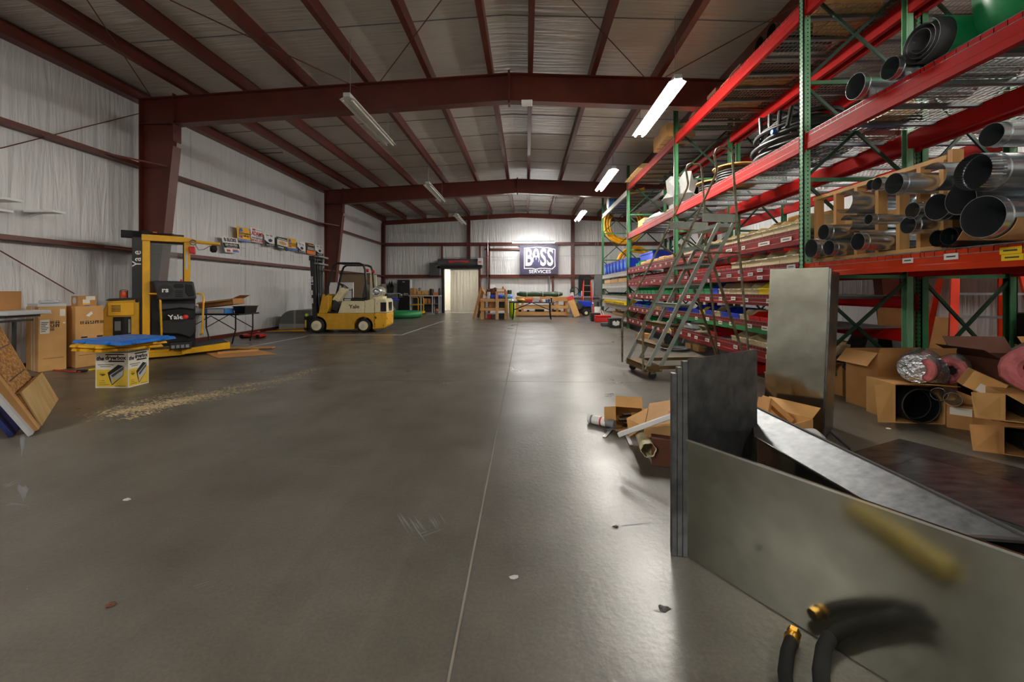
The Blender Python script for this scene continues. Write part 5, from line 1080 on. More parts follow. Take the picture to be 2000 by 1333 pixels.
# ================================================================ rolling ladder
ld=thing('rolling_ladder','tall grey rolling warehouse ladder with tube handrails before the rack','rolling ladder',(1.73,5.93,0),math.radians(9)); Wd=.68
NS=7
for i in range(NS):
    x,z=.16*i,.19+.298*i; t=MB().box((x,0,z-.02),(x+.22,Wd,z)).box((x,0,z-.06),(x+.012,Wd,z)).box((x+.21,0,z-.06),(x+.22,Wd,z)).obj('tread','rusty' if i<3 else 'ladgrey',ld)
zp=.19+.298*NS; MB().box((1.12,0,zp-.05),(1.45,Wd,zp)).obj('platform','ladgrey',ld)
MB().box((.86,-.03,zp+.02),(1.42,-.02,zp+.14)).obj('toe_board','ladgrey',ld); MB().box((.75,Wd+.02,zp+.02),(1.42,Wd+.03,zp+.14)).obj('toe_board','ladgrey',ld)
for y in (-.012,Wd+.012):
    MB().bar((.0,y,.13),(1.13,y,zp),.022,.05,up=(1,0,0)).obj('stringer','ladgrey',ld); MB().bar((.2,y,.13),(1.36,y,zp),.022,.05,up=(1,0,0)).obj('stringer','ladgrey',ld)
    yy=y-.03 if y<0 else y+.03
    MB().tube([(-.06,yy,.12),(-.06,yy,.8),(-.03,yy,.88),(.55,yy,1.95),(1.06,yy,2.98),(1.08,yy,3.06),(1.04,yy,3.28),(1.07,yy,3.36),(1.12,yy,3.39),(1.27,yy,3.38),(1.32,yy,3.33),(1.44,yy,1.83),(1.6,yy,.2)],.017,8).obj('handrail','oldsteel',ld,smooth=True)
    MB().tube([(1.43,yy,1.84),(.9,yy,1.84),(.64,yy,2.0),(.58,yy,2.02)],.016,8).obj('guard_rail','oldsteel',ld,smooth=True)
    MB().bar((.0,y,.16),(1.66,y,.16),.03,.05).obj('base_rail','rusty',ld); MB().bar((.9,y,2.05),(1.57,y,.2),.02,.035).obj('rear_brace','oldsteel',ld)
MB().bar((1.6,0,.17),(1.6,Wd,.17),.04,.05).obj('rear_bar','rusty',ld); MB().box((-.0,-.02,.1),(.24,Wd+.02,.14)).obj('front_plate','rusty',ld)
for x in (.1,1.58):
    for y in (0,Wd):
        c=MB().box((x-.035,y-.03,.07),(x+.035,y+.03,.13)).obj('caster_fork','oldsteel',ld); MB().cyl((x,y-.018,.055),(x,y+.018,.055),.055,n=18).obj('caster_wheel','rubber',c,smooth=True)
# ================================================================ goods on the racks
zO=LV['O'][1]+.016; zM=LV['M'][1]+.016; zT=LV['T'][1]+.016
# wooden divider frame on the lower shelf
df=thing('lumber_divider','pale lumber divider frame holding pipes on the lower rack shelf','frame',(3.5,4.3,zO))
ya,yb=3.5,5.07; b0=zO
MB().box((3.5,ya,b0),(3.59,yb,b0+.038)).obj('bottom_plate','wood_y',df,world=True); MB().box((3.5,ya,b0+.75),(3.59,yb,b0+.788)).obj('top_plate','wood_y',df,world=True)
for y in (5.03,4.72,4.43,4.17,3.94,3.74,3.54): MB().box((3.5,y-.019,b0+.038),(3.59,y+.019,b0+.75)).obj('stud','wood',df,world=True)
MB().box((3.6,ya,b0+.4),(3.64,yb,b0+.45)).obj('rear_rail','wood_y',df,world=True); MB().box((4.4,ya,b0+.4),(4.44,yb,b0+.45)).obj('rear_rail','wood_y',df,world=True)
for y in (ya,yb-.04): MB().box((4.4,y,b0),(4.44,y+.04,b0+.4)).box((3.64,y,b0+.4),(4.4,y+.04,b0+.45)).obj('rear_post','wood_y',df,world=True)
MB().box((3.5,ya-.05,b0),(3.59,ya-.012,b0+.82)).obj('end_post','wood',df,world=True)
def pipe_(label,y,z,r,xf,ln,m='galv_pipe',arc=None,crimp=False,dy=.0,dz=0.,group='sheet metal pipes on the rack',dark=False):
    o=thing('duct_pipe',label,'pipe',(xf,y,z),0,group)
    MB().pipe((0,0,0),(ln,dy,dz),r,.003,28,arc).obj('shell',m,o,smooth=True)
    if arc is None: MB().cyl((ln*.7,dy*.7,dz*.7),(ln*.72,dy*.72,dz*.72),r-.004,n=20).obj('inner_shade_disc','pipe_dark',o)  # dark disc in the hollow pipe stands in for the shade inside
    MB().torus((.05,dy*.05,0),r+.001,.004,28,5,'x').obj('end_bead',m,o,smooth=True) if arc is None else None
    if crimp:
        b=MB(); n=40; vs=[];
        for j in range(n*2):
            g=PI*j/n; rr=r*(.985 if j%2 else .955); vs.append((rr*math.cos(g),rr*math.sin(g)))
        k=n*2; b.add([(-.07,a,c) for a,c in vs]+[(0.02,a*1.03,c*1.03) for a,c in vs],[(i,(i+1)%k,k+(i+1)%k,k+i) for i in range(k)]); b.obj('crimped_end',m,o)
    return o
s0=zO
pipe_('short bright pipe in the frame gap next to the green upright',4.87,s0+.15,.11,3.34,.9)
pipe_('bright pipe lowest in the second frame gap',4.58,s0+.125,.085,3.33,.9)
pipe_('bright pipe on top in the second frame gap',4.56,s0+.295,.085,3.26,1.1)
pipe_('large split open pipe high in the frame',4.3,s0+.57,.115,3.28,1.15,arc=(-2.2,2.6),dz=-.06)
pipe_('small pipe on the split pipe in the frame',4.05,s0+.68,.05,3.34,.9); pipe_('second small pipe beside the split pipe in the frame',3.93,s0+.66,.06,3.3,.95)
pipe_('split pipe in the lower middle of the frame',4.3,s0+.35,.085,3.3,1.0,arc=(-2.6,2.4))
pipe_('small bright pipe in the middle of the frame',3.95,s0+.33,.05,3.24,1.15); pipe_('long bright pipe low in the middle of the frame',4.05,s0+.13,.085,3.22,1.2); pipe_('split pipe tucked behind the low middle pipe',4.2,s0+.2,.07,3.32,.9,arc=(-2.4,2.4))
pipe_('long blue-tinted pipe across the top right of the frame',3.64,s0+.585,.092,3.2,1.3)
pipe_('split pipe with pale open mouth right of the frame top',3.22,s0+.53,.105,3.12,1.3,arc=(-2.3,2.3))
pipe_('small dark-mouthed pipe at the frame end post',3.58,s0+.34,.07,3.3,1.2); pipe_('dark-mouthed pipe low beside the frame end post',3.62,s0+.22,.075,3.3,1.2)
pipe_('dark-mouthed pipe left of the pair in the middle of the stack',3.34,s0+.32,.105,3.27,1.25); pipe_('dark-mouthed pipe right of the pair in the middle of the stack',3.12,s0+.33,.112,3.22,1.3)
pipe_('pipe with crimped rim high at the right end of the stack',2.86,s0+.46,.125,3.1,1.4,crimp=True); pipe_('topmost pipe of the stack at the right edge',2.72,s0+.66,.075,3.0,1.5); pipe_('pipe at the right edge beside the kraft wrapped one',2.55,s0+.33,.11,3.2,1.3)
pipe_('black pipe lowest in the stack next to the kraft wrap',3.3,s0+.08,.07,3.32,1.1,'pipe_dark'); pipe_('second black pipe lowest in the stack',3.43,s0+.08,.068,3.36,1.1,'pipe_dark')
o=pipe_('largest pipe wrapped in brown kraft paper at the lower right',2.92,s0+.165,.145,3.16,1.3); MB().pipe((.06,0,0),(1.2,0,0),.158,.004,24,arc=(.2,3.6)).obj('kraft_wrap','kraft',o,smooth=True)
MB().sheet([(.1,.14,.06),(.1,.26,-.13),(.9,.26,-.14),(.9,.14,.06)],.004).obj('paper_flap','kraft',o)
# upper shelf, near bay
pipe_('wide galvanized pipe on the upper shelf right of the near upright',4.22,zM+.125,.125,3.33,1.1,group='pipes on the upper shelf'); pipe_('narrower galvanized pipe on the upper shelf beside the dark roll',3.84,zM+.1,.1,3.34,1.1,group='pipes on the upper shelf')
o=thing('sheet_roll','dark rolled sheet with green back lying on the upper rack shelf','roll',(3.38,3.6,zM+.19))
pts=[]
b=MB(); n=60; vs=[];
for i in range(n+1):
    a=i/n*2.6*2*PI; r=.185-.0062*a; vs.append((r*math.cos(a+2.2),r*math.sin(a+2.2)))
k=len(vs); b.add([(0,*v) for v in vs]+[(.36,*v) for v in vs],[(i,i+1,k+i+1,k+i) for i in range(k-1)]); sp=b.obj('spiral_sheet','charcoal',o,smooth=True); sm=sp.modifiers.new('thick','SOLIDIFY'); sm.thickness=.006
MB().pipe((.12,0,0),(.36,0,0),.192,.004,28).obj('green_backing','tankgreen',o,smooth=True)
b=MB().lathe([(.4,.0),(.5,.02),(.565,.1),(.59,.35),(.6,.6),(.58,1.0),(.5,1.2),(.2,1.25)],(3.98,2.95,zM),'z',36); o=thing('plastic_tank','large green plastic tank bulging over the upper rack shelf','tank',(3.97,2.93,zM)); b.v=[(x,y,max(z,zM+.004)) for x,y,z in b.v]; b.obj('shell','tankgreen',o,world=True,smooth=True); MB().torus((3.98,2.95,zM+.62),.598,.02,40,6).obj('moulded_rim','tankgreen',o,world=True,smooth=True)
o=carton('carton','upright brown carton on the upper shelf behind the near upright',(4.1,4.75,zM),0,.35,.3,.28,'card')
tag(MB().torus((4.25,4.85,zM+.05),.2,.04,28,8).torus((4.25,4.85,zM+.12),.2,.04,28,8).obj('black_coil','black',smooth=True),'small black hose coil on the upper shelf behind the carton','hose')
# upper shelf, ladder bay: hose coils and reels
o=thing('hose_coil','big heap of black hose coils on the upper shelf behind the near upright','hose',(4.0,6.05,zM))
rd=random.Random(5)
for i in range(9):
    MB().torus((rd.uniform(-.05,.05),rd.uniform(-.1,.1),.04+.055*i),rd.uniform(.46,.56)-.01*i,.032,36,8,sz=(1,1.25)).obj('hose_loop','black',o,smooth=True)
for i in range(4):
    a=i*.5-.7; MB().tube([(-.5+.03*i,-.5+.25*i,.25),(-.35,-.35+.25*i,.58+.05*i),(-.05,-.1+.2*i,.66+.03*i),(.25,.1+.15*i,.5)],.03,8).obj('loose_loop','black',o,smooth=True)
MB().cyl((-.53,-.2,.3),(-.48,-.2,.3),.035,n=12).obj('blue_cap','signblue',o)
def reel(label,x,y,r,h,fill):
    o=thing('cable_reel',label,'cable reel',(x,y,zM)); 
    for z in (0,h): MB().cyl((0,0,z),(0,0,z+.02),r,n=32).obj('flange','card',o)
    MB().cyl((0,0,.02),(0,0,h),r*.45,n=20).obj('drum','card2',o)
    for i in range(int((h-.04)/.045)): MB().torus((0,0,.045+.045*i),r*fill,.022,32,7).obj('cable_turn','black',o,smooth=True)
reel('large brown cable reel on the upper shelf left of the hose heap',3.85,7.6,.38,.3,.8); reel('second brown cable reel left of the large one',3.8,8.35,.33,.22,.8)
tag(MB().lump((3.7,9.75,zM),(.3,.45,.75),16,.25,51).obj('plastic_bag','plastic_clear',smooth=True),'tall cloudy plastic bag on the upper shelf beyond the cable reels','bag')
tag(MB().lump((3.65,11.6,zM),(.25,.9,.16),14,.25,52).obj('plastic_sheeting','bagclear',smooth=True),'long crumpled plastic sheeting on the upper shelf of the third bay','plastic sheeting')
carton('carton','brown carton on the upper shelf at the far end of the third bay',(4.0,13.2,zM),0,.6,.7,.35,'card')
carton('carton','low brown carton on the upper shelf of the third bay',(4.1,10.9,zM),.1,.5,.6,.25,'card2')
tag(MB().lump((3.9,12.6,zM),(.25,.4,.2),12,.3,53).obj('grey_bundle','dirtybag',smooth=True),'grey plastic bundle before the far carton on the upper shelf','bundle')
# top level
carton('carton','tall brown carton on the top level above the near bay',(4.3,4.25,zT),0,.55,.6,.45,'card'); carton('carton','brown carton on the top level beside the near upright',(4.3,5.6,zT),.05,.5,.55,.42,'card')
for i in range(5): tag(MB().box((FX+.0+.05*(i%2),6.6+i*.42,zT),(BX-.1,6.95+i*.42,zT+.03+.02*(i%3))).obj('plywood_sheet','card2' if i%2 else 'card_dark'),'dark wooden panel on the top level of the ladder bay, %s from the near end'%ORD[i],'panel',group='panels on the top level')
for i in range(4): tag(MB().box((FX-.16+.02*i,9.55+.3*i,zT),(FX+.5,9.8+.3*i,zT+.3+.05*(i%2))).obj('pine_block','wood_y'),'pale pine block overhanging the top red beam, %s from the near end'%ORD[i],'wood block',group='pine blocks on the top level')
o=thing('board_stack','pale boards overhanging the top beam at the far end of the third bay','boards',(3.9,12.8,zT)); 
for i in range(4): MB().box((-.62+.04*i,-.8,.035*i),(.4,.8,.035*i+.03)).obj('board','ply',o)
tag(MB().box((3.5,13.0,zT+.15),(4.2,13.6,zT+.17)).obj('blue_sheet','sblue'),'blue sheet on the pale boards at the top level','sheet') if 0 else None
for i in range(2): pipe_('silver duct on the top level of the ladder bay, %s from the near end'%ORD[i],5.95+i*.3,zT+.12,.11,FX+.1,1.0,'galv',group='ducts on the top level')
o=thing('blue_barrel','blue plastic barrel lying on the top level at the far end of the rack','barrel',(3.5,17.5,LV4['T'][1]+.31)); MB().lathe([(.2,0),(.28,.02),(.29,.2),(.3,.22),(.29,.24),(.29,.6),(.3,.62),(.29,.64),(.28,.86),(.2,.88)],(0,0,0),'x',24).obj('body','lblue',o,smooth=True); MB().cyl((-.012,0,0),(0,0,0),.24,n=24).obj('end_cap','white',o)
tag(MB().lump((4.1,15.6,LV4['T'][1]+.016),(.4,.9,.3),14,.2,54).obj('yellow_bag','dyellow',smooth=True),'yellow bundle on the top level of the far grey bay','bundle')
def coil(name,label,c,R,r,n,m,axis='y'):
    o=thing(name,label,'hose',c); rd=random.Random(int(R*100))
    for i in range(n): MB().torus((rd.uniform(-.05,.05),rd.uniform(-.08,.08),rd.uniform(-.05,.05)),R-.05*(i%5),r,40,8,axis).obj('hose_loop',m,o,smooth=True)
    return o
coil('hose_coil','large coil of yellow gas hose hanging high at the rack end',(4.45,18.56,4.3),.88,.035,12,'yhose'); coil('hose_coil','lower coil of yellow gas hose hanging beyond the blue totes',(4.9,18.56,2.45),.78,.035,9,'yhose')
coil('hose_coil','small coil of yellow hose low behind the green trays',(4.5,18.62,.46),.4,.03,5,'yhose')
# cartons behind the bins
zA=LV2['A'][1]+.016
for i,(y,h,w,m) in enumerate(((5.6,.28,.4,'kraft'),(6.2,.34,.35,'card'),(6.6,.3,.28,'kraft'),(7.3,.22,.4,'card'),(7.9,.25,.35,'kraft'),(8.5,.2,.4,'card2'))): carton('carton','carton behind the highest tan bins of the ladder bay, %s from the near end'%ORD[i],(4.2,y,zA),0,.35,w,h,m,group='cartons behind the bins')
tag(MB().lump((4.2,7.05,zA),(.2,.2,.2),12,.2,61).obj('parts_bag','bagclear',smooth=True),'clear bag of parts between cartons behind the tan bins','bag')
zA3=LV['A'][1]+.016
for i in range(5): tag(MB().box((FX+.03,9.7+i*.55,zA3),(FX+.45,10.15+i*.55,zA3+.09+.02*(i%2))).obj('kraft_package','kraft',bev=.02),'kraft paper package on the third bay highest shelf, %s from the near end'%ORD[i],'package',group='kraft packages')
for i,(y,m) in enumerate(((5.5,'blue'),(6.0,'blue'),(6.5,'blue'))): tag(MB().box((4.9,y,2.06),(5.5,y+.42,2.5)).obj('blue_crate',m,bev=.02),'blue crate on the back rack shelf, %s from the near end'%ORD[i],'crate',group='blue crates on the back rack')
tag(MB().lump((3.75,7.95,LV2['E'][1]+.016),(.3,.25,.15),14,.5,62).obj('wire_bundle','oldsteel',smooth=True),'tangled grey wire bundle on the lowest bin shelf','wire')
tag(MB().lathe([(.05,0),(.25,0),(.27,.06),(.2,.1),(.05,.1)],(3.75,9.1,LV2['E'][1]+.016),'z',24).obj('white_hose_roll','plasticwhite',smooth=True),'flat white hose roll at the far end of the lowest bin shelf','hose')
# wet vacuum and cord before the third bay
p=fl(1310,672); o=thing('wet_vacuum','black and yellow shop vacuum with white hose below the bins','vacuum',p); MB().lathe([(.15,0),(.17,.2),(.16,.28),(.1,.28)],(0,0,0),'z',18).obj('tank','matblack',o,smooth=True); MB().lathe([(.17,.27),(.16,.34),(.08,.38),(.02,.38)],(0,0,0),'z',18).obj('motor_lid','binyellow',o,smooth=True); MB().tube([(-.05,-.17,.25),(-.2,-.22,.5),(-.05,-.2,.62),(.15,-.2,.6),(.3,-.18,.3),(.2,-.2,.05)],.02,8).obj('suction_hose','lgrey',o,smooth=True)
o=coil('power_cord','black cord coil on the floor beside the shop vacuum',fl(1320,684)+V((0,0,.03)),.28,.018,5,'black','z')
for q in o.children: q.location=(0,0,0)
for i,(a,b_) in enumerate(((1350,681),(1365,686))): p=fl(a,b_); carton('small_carton',['small open carton on the floor behind the ladder base','second small carton on the floor behind the ladder base'][i],p,.2,.16,.2,.12,'kraft',flaps=(('f',110,.08),))
p=fl(1256,660); carton('small_carton','small carton on the floor at the far side of the ladder',p,.1,.3,.25,.12,'card2')
# ================================================================ cartons under the near bay
o=carton('carton','brown carton heaped with black flexible strips under the near upright',(4.05,5.28,0),.15,.5,.4,.4,'card2',flaps=(('f',120,.2),('l',100,.2)),hollow=True)
b=MB(); rd=random.Random(9)
for i in range(26):
    x,y=rd.uniform(-.2,.2),rd.uniform(-.15,.15); a=rd.uniform(-.4,.4); z=rd.uniform(.34,.5)
    MB().tube([(x-.2*math.cos(a),y-.12,z-.06),(x,y,z),(x+.2*math.cos(a),y+.1*math.sin(a)+.05,z-.05)],.016,6).obj('black_strip','rubber',o,smooth=True)
o=carton('carton','large brown carton standing behind the foil duct roll',(4.12,4.62,0),.06,.86,.4,.62,'card2',flaps=(('l',140,.18),('f',8,.05)),hollow=True); f=Face(o,(-.43,-.2,0),(1,0,0),(0,0,1)); f.rects('white_label','paper',[(.01,.05,.1,.18)])
def front_carton(label,loc,rz,w,d,h,m,r,duct,rot=0,cr=None,inner='black',word=None):
    """carton lying on its side, mouth towards local -y"""
    o=thing('open_carton',label,'box',loc,rz); x=w/2; t=.006; b=MB().box((-x,0,0),(x,d,t)).box((-x,0,h-t),(x,d,h)).box((-x,0,t),(-x+t,d,h-t)).box((x-t,0,t),(x,d,h-t)).box((-x+t,d-t,t),(x-t,d,h-t)); b.obj('body',m,o)
    MB().sheet([(-x,0,0),(-x,0,h),(-x-w*.5,-w*.12,h*.98),(-x-w*.48,-w*.2,.02)],.004).obj('flap',m,o); MB().sheet([(x,0,0),(x+w*.42,-w*.28,.03),(x+w*.38,-w*.2,h*.8),(x,0,h)],.004).obj('flap',m,o)
    tf=MB().sheet([(-x,0,h),(x,0,h),(x-.02,-w*.45,h+.03 if not word else h-.06),(-x+.05,-w*.45,h+.05 if not word else h-.05)],.004).obj('flap',m,o)
    if duct:
        MB().pipe((0,-.02,r+.01),(0,d-.02,r+.01),r,.006,32).obj('black_duct','black',o,smooth=True); MB().torus((0,-.02,r+.01),r-.004,.007,32,6,'y').torus((0,.06,r+.01),r-.02,.006,32,6,'y').obj('duct_rim','charcoal',o,smooth=True); MB().cyl((0,d*.8,r+.01),(0,d*.82,r+.01),r-.007,n=28).obj('inner_shade_disc','matblack',o)  # black disc near the back paints the shade inside the duct
    return o
front_carton('open carton lying on its side holding one large black duct',(3.78,4.03,0),math.radians(-6),.42,.38,.37,'card',.165,True)
front_carton('low open carton on its side at the lower right edge',(3.9,3.2,0),math.radians(-28),.4,.5,.22,'card2',.1,True); o=front_carton('open carton with printed torn flap stacked on the low one',(4.0,3.28,.235),math.radians(-28),.4,.5,.22,'card',.095,True,word='BOX'); f=Face(o,(0,-.1,.2),(1,0,0),(0,-.9,-.38)) if 0 else Face(o,(0,-.09,.208),(1,0,0),(0,.95,.3)); f.rects('printed_frame','ink',[(-.1,-.035,.1,-.03),(-.1,.03,.1,.035),(-.1,-.03,-.095,.03),(.095,-.03,.1,.03)]); f.text('BLUELINE',0,0,.036,'ink',bold=.02) if 0 else f.rects('printed_letters','ink',[(-.085+i*.022,-.015,-.07+i*.022,.015) for i in range(8)])
o=carton('carton','closed brown carton under the two dark pipe ends',(4.17,3.98,0),math.radians(-40),.3,.4,.22,'card2'); f=Face(o,(-.15,-.2,0),(1,0,0),(0,0,1)); f.rects('white_label','paper',[(.02,.13,.16,.2)])
for i,(a,b_) in enumerate((((1834,771)),((1861,781)))):
    p=fl(a,b_,.22+.07); d=V((.62,.78,0)); o=thing('duct_pipe',['left one of two dark pipes lying on the closed carton','right one of two dark pipes lying on the closed carton'][i],'pipe',(p.x,p.y,.292),0,'dark pipes under the rack'); MB().pipe((0,0,0),d*.35,.062,.004,22).obj('shell','galv_pipe',o,smooth=True); MB().cyl(d*.25,d*.26,.057,n=18).obj('inner_shade_disc','matblack',o)  # black disc added inside each pipe as painted shade
def foil(label,c,d,r,ln,pk,flat=1.):
    o=thing('insulated_duct',label,'duct',c,0,'foil insulated ducts'); d=V(d).normalized(); c=V((0,0,0))
    k=8; rd=random.Random(int(r*1000)+int(ln*10)); MB().tube([d*ln*i/k for i in range(k+1)],r,18,radii=[r*(.9 if i in(0,k) else 1)*rd.uniform(.94,1.05) for i in range(k+1)]).obj('foil_jacket','foil',o,smooth=True)
    a=d.cross(V((0,0,1))).normalized(); u=a.cross(d)
    if pk=='cres':
        pts=[-d*.015+(a*math.cos(g)+u*math.sin(g))*r*.72+a*r*.0 for g in [(-1.1+2.2*i/10) for i in range(11)]]; MB().tube(pts,r*.25,8,radii=[r*.08]+[r*.24]*9+[r*.08]).obj('pink_insulation','pink',o,smooth=True)
    else:
        pts=[-d*.02+(a*math.cos(g)+u*math.sin(g))*r*.68 for g in [2*PI*i/16 for i in range(16)]]; MB().tube(pts,r*.34,9,closed=True,radii=[r*rd.uniform(.26,.42) for _ in pts]).obj('pink_insulation','pink',o,smooth=True); MB().cyl(-d*.01,d*.0,r*.5,n=18).obj('inner_shade_disc','matblack',o)  # black disc on the end imitates the shaded hollow
    return o
foil('foil duct roll with pink edge lying on the black duct carton',(3.74,4.02,.53),(.75,.66,0),.15,.55,'cres'); foil('foil duct roll with pink core lying right of the first roll',(4.2,4.16,.49),(.75,.66,0),.13,.5,'ring'); foil('largest foil duct with fluffy pink insulation at the right edge',(4.05,3.36,.65),(.8,.6,0),.19,.9,'ring')
tag(MB().lump((3.98,4.15,.37),(.16,.13,.22),12,.3,71).obj('foil_scrap','foil',smooth=True),'crumpled foil between the two foil rolls','foil')
o=thing('small_carton','small tilted carton with white label before the pink insulation','box',(4.02,3.72,.46),math.radians(-35),None,Matrix.Rotation(math.radians(28),4,'Y')); MB().box((-.11,-.1,-.08),(.11,.1,.08)).obj('body','card',o,bev=.004); f=Face(o,(-.11,-.1,-.08),(1,0,0),(0,0,1)); f.rects('white_label','paper',[(.08,.01,.18,.08)])
carton('carton','carton under the small tilted one by the pink insulation',(4.25,3.75,0),math.radians(-35),.32,.3,.34,'card2')
for i,(x,y,w,h) in enumerate(((5.15,4.5,.7,.58),(5.75,4.35,.6,.6),(6.25,3.9,.6,.62))): carton('carton','open carton under the back rack, %s from the left'%ORD[i],(x,y,0),.1*i,w,.5,h,('card_dark','card2','card_dark')[i],flaps=(('b',30,.2),('l',60,.2),('f',70,.15)),hollow=True,group='open cartons under the back rack')
o=thing('black_cabinet','black panel cabinet standing at the right edge behind the cartons','cabinet',(6.0,4.75,0)); MB().box((-.15,0,.0),(.5,.3,1.02)).obj('body','black',o,bev=.01); f=Face(o,(-.15,0,0),(1,0,0),(0,0,1)); f.rects('printed_mark','grey',[(.04,.8+i*.03,.07,.82+i*.03) for i in range(5)])
tag(MB().box((5.95,4.15,.0),(5.97,4.5,.86)).obj('white_board','white'),'white board edge at the right side of the rear cartons','board') if 0 else None
o=thing('step_ladder','tall orange step ladder standing behind the back rack','ladder',(6.1,5.42,0),math.radians(-32)); steps(o,.46,.88,2.5,7,1.5,rw=.085)
for i in range(2): carton('carton',['big brown carton behind the tall orange ladder','second brown carton beside the tall orange ladder'][i],(6.85+i*.35,7.6,0),.1,.5,.5,1.0-.2*i,'card2')
tag(MB().lump((5.3,6.3,0),(.4,.5,.6),16,.25,73).obj('black_bundle','matblack',smooth=True),'heap of black bags on the floor under the back rack','bags')
for i,(y,z,h) in enumerate(((5.6,.02,.3),(6.4,.02,.35),(7.2,.02,.3))): carton('carton','tan carton on the floor under the back rack bays, %s from the near end'%ORD[i],(5.4,y+.9,z),0,.5,.6,h,'card2',group='floor cartons under the back rack')
# ================================================================ foreground sheet metal
P0=V((.77,1.97,0)); u=V((.56,-.83,0)).normalized(); w=V((.83,.56,0)).normalized()
dt=thing('sheet_metal_duct','bent galvanized duct section with long low front panel, nearest the camera','sheet metal',P0)
def pan(o,a,b,z0,z1,t,m,name='panel',lean=V((0,0,0))):
    a,b=V(a),V(b); return MB().sheet([a+V((0,0,z0)),b+V((0,0,z0)),b+lean+V((0,0,z1)),a+lean+V((0,0,z1))],t).obj(name,m,o,world=True)
pan(dt,P0,P0+u*1.9,0.004,.565,.003,'galv','front_panel'); pan(dt,P0+w*.01,P0+w*.64,.0,.95,.003,'galv_dull','end_panel')
MB().bar(P0+V((0,0,.565)),P0+u*1.9+V((0,0,.565)),.012,.008).obj('hemmed_edge','chrome',dt,world=True)
for i in range(3):
    q=P0+V((-.024*i-.008,.004*i,0)); MB().box((q.x-.011,q.y-.003,.003),(q.x+.011,q.y+.025,.94-.03*i)).obj('nested_edge','galv_dull',dt,world=True)
MB().sheet([P0+w*.63+V((0,0,.0)),P0+w*.63-u*.02,P0+w*.63-u*.02+V((0,0,.95)),P0+w*.63+V((0,0,.95))],.003).obj('end_flange','galv_dull',dt,world=True)
d2=thing('sheet_metal_duct','second galvanized duct section with scratched sloping top panel behind the front one','sheet metal',(1.4,1.9,0))
MB().sheet([(1.26,1.34,.5),(1.45,1.2,.565),(1.40,2.58,.565),(1.215,2.2,.5)],.003).obj('top_panel','galv_top',d2,world=True); pan(d2,(1.452,1.2,0),(1.403,2.58,0),.004,.562,.003,'galv','back_panel'); MB().bar((1.452,1.2,.565),(1.403,2.58,.565),.014,.01).obj('seam_edge','dgrey',d2,world=True); MB().bar((1.215,2.2,.5),(1.26,1.34,.5),.008,.008).obj('hemmed_edge','chrome',d2,world=True)
pan(d2,(1.45,1.2,0),(1.75,.75,0),.004,.5,.003,'galv','side_panel'); MB().bar((1.26,1.34,.503),(1.45,1.2,.567),.02,.008).obj('cross_seam','galv_dull',d2,world=True)
d3=thing('galvanized_sheet','tall galvanized panel standing upright before the rack bins','sheet metal',(2.51,3.53,0)); ln=V((.075,.02,0)); A_,B2=V((2.51,3.53,0)),V((2.2,3.84,0))
MB().sheet([B2,A_,A_+ln+V((0,0,1.48)),B2+ln+V((0,0,1.48))],.003).obj('front_panel','galv',d3,world=True)
bk=(A_-B2).normalized().cross(V((0,0,1)))*-1
for i in range(3):
    q=A_+V((.012*i,.004*i,0)); MB().sheet([q,q+bk*.05,q+bk*.05+ln+V((0,0,1.47)),q+ln+V((0,0,1.47))],.004).obj('nested_edge','galv_dull',d3,world=True)
MB().sheet([A_+bk*.05,A_+bk*.5,A_+bk*.5+ln+V((0,0,1.45)),A_+bk*.05+ln+V((0,0,1.45))],.003).obj('side_panel','galv_dull',d3,world=True)
O_=V((3.07,3.44,0)); uu=V((.52,-.855,0)).normalized(); vv=V((-.9,-.44,0)).normalized()
d4=thing('galvanized_sheet','stained flat galvanized sheet lying on the floor beside the duct sections','sheet metal',O_)
def flat(o,a,b,c,d,z,hh,m):
    P=[O_+uu*a+vv*b,O_+uu*c+vv*b,O_+uu*c+vv*d,O_+uu*a+vv*d]; MB().sheet([p+V((0,0,z)) for p in reversed(P)],.003).obj('sheet',m,o,world=True)
    for i in range(4): MB().sheet([P[i]+V((0,0,z)),P[(i+1)%4]+V((0,0,z)),P[(i+1)%4]+V((0,0,z-hh)),P[i]+V((0,0,z-hh))],.003).obj('turned_edge','galv_dull',o,world=True)
flat(d4,0,0,2.4,1.15,.06,.055,'galv_old')
d5=thing('galvanized_sheet','upper flat galvanized sheet resting on the stained one','sheet metal',O_+V((0,0,.06))); flat(d5,.3,.5,2.5,1.2,.1,.038,'galv_old')
# hoses at the lower edge
o=thing('black_hose','short black hose with brass fitting on the floor before the duct','hose',fl(1535,1320)); hp=[fl(*p)+V((0,0,.026)) for p in ((1545,1268),(1538,1290),(1533,1333),(1545,1420),(1600,1500))]; MB().tube(hp,.021,10).obj('hose','rubber',o,world=True,smooth=True); d=(hp[0]-hp[1]).normalized(); b=MB().cyl(hp[0],hp[0]+d*.02,.024,n=14).cyl(hp[0]+d*.02,hp[0]+d*.035,.018,n=14).cyl(hp[0]+d*.035,hp[0]+d*.06,.022,n=6); b.obj('brass_fitting','brass',o,world=True,smooth=True)
o=thing('black_hose','thicker black hose curving out of view along the duct panel','hose',fl(1610,1320)); MB().tube([fl(*p)+V((0,0,.03)) for p in ((1622,1258),(1609,1285),(1603,1333),(1612,1430),(1650,1500))],.024,10).obj('hose','rubber',o,world=True,smooth=True)
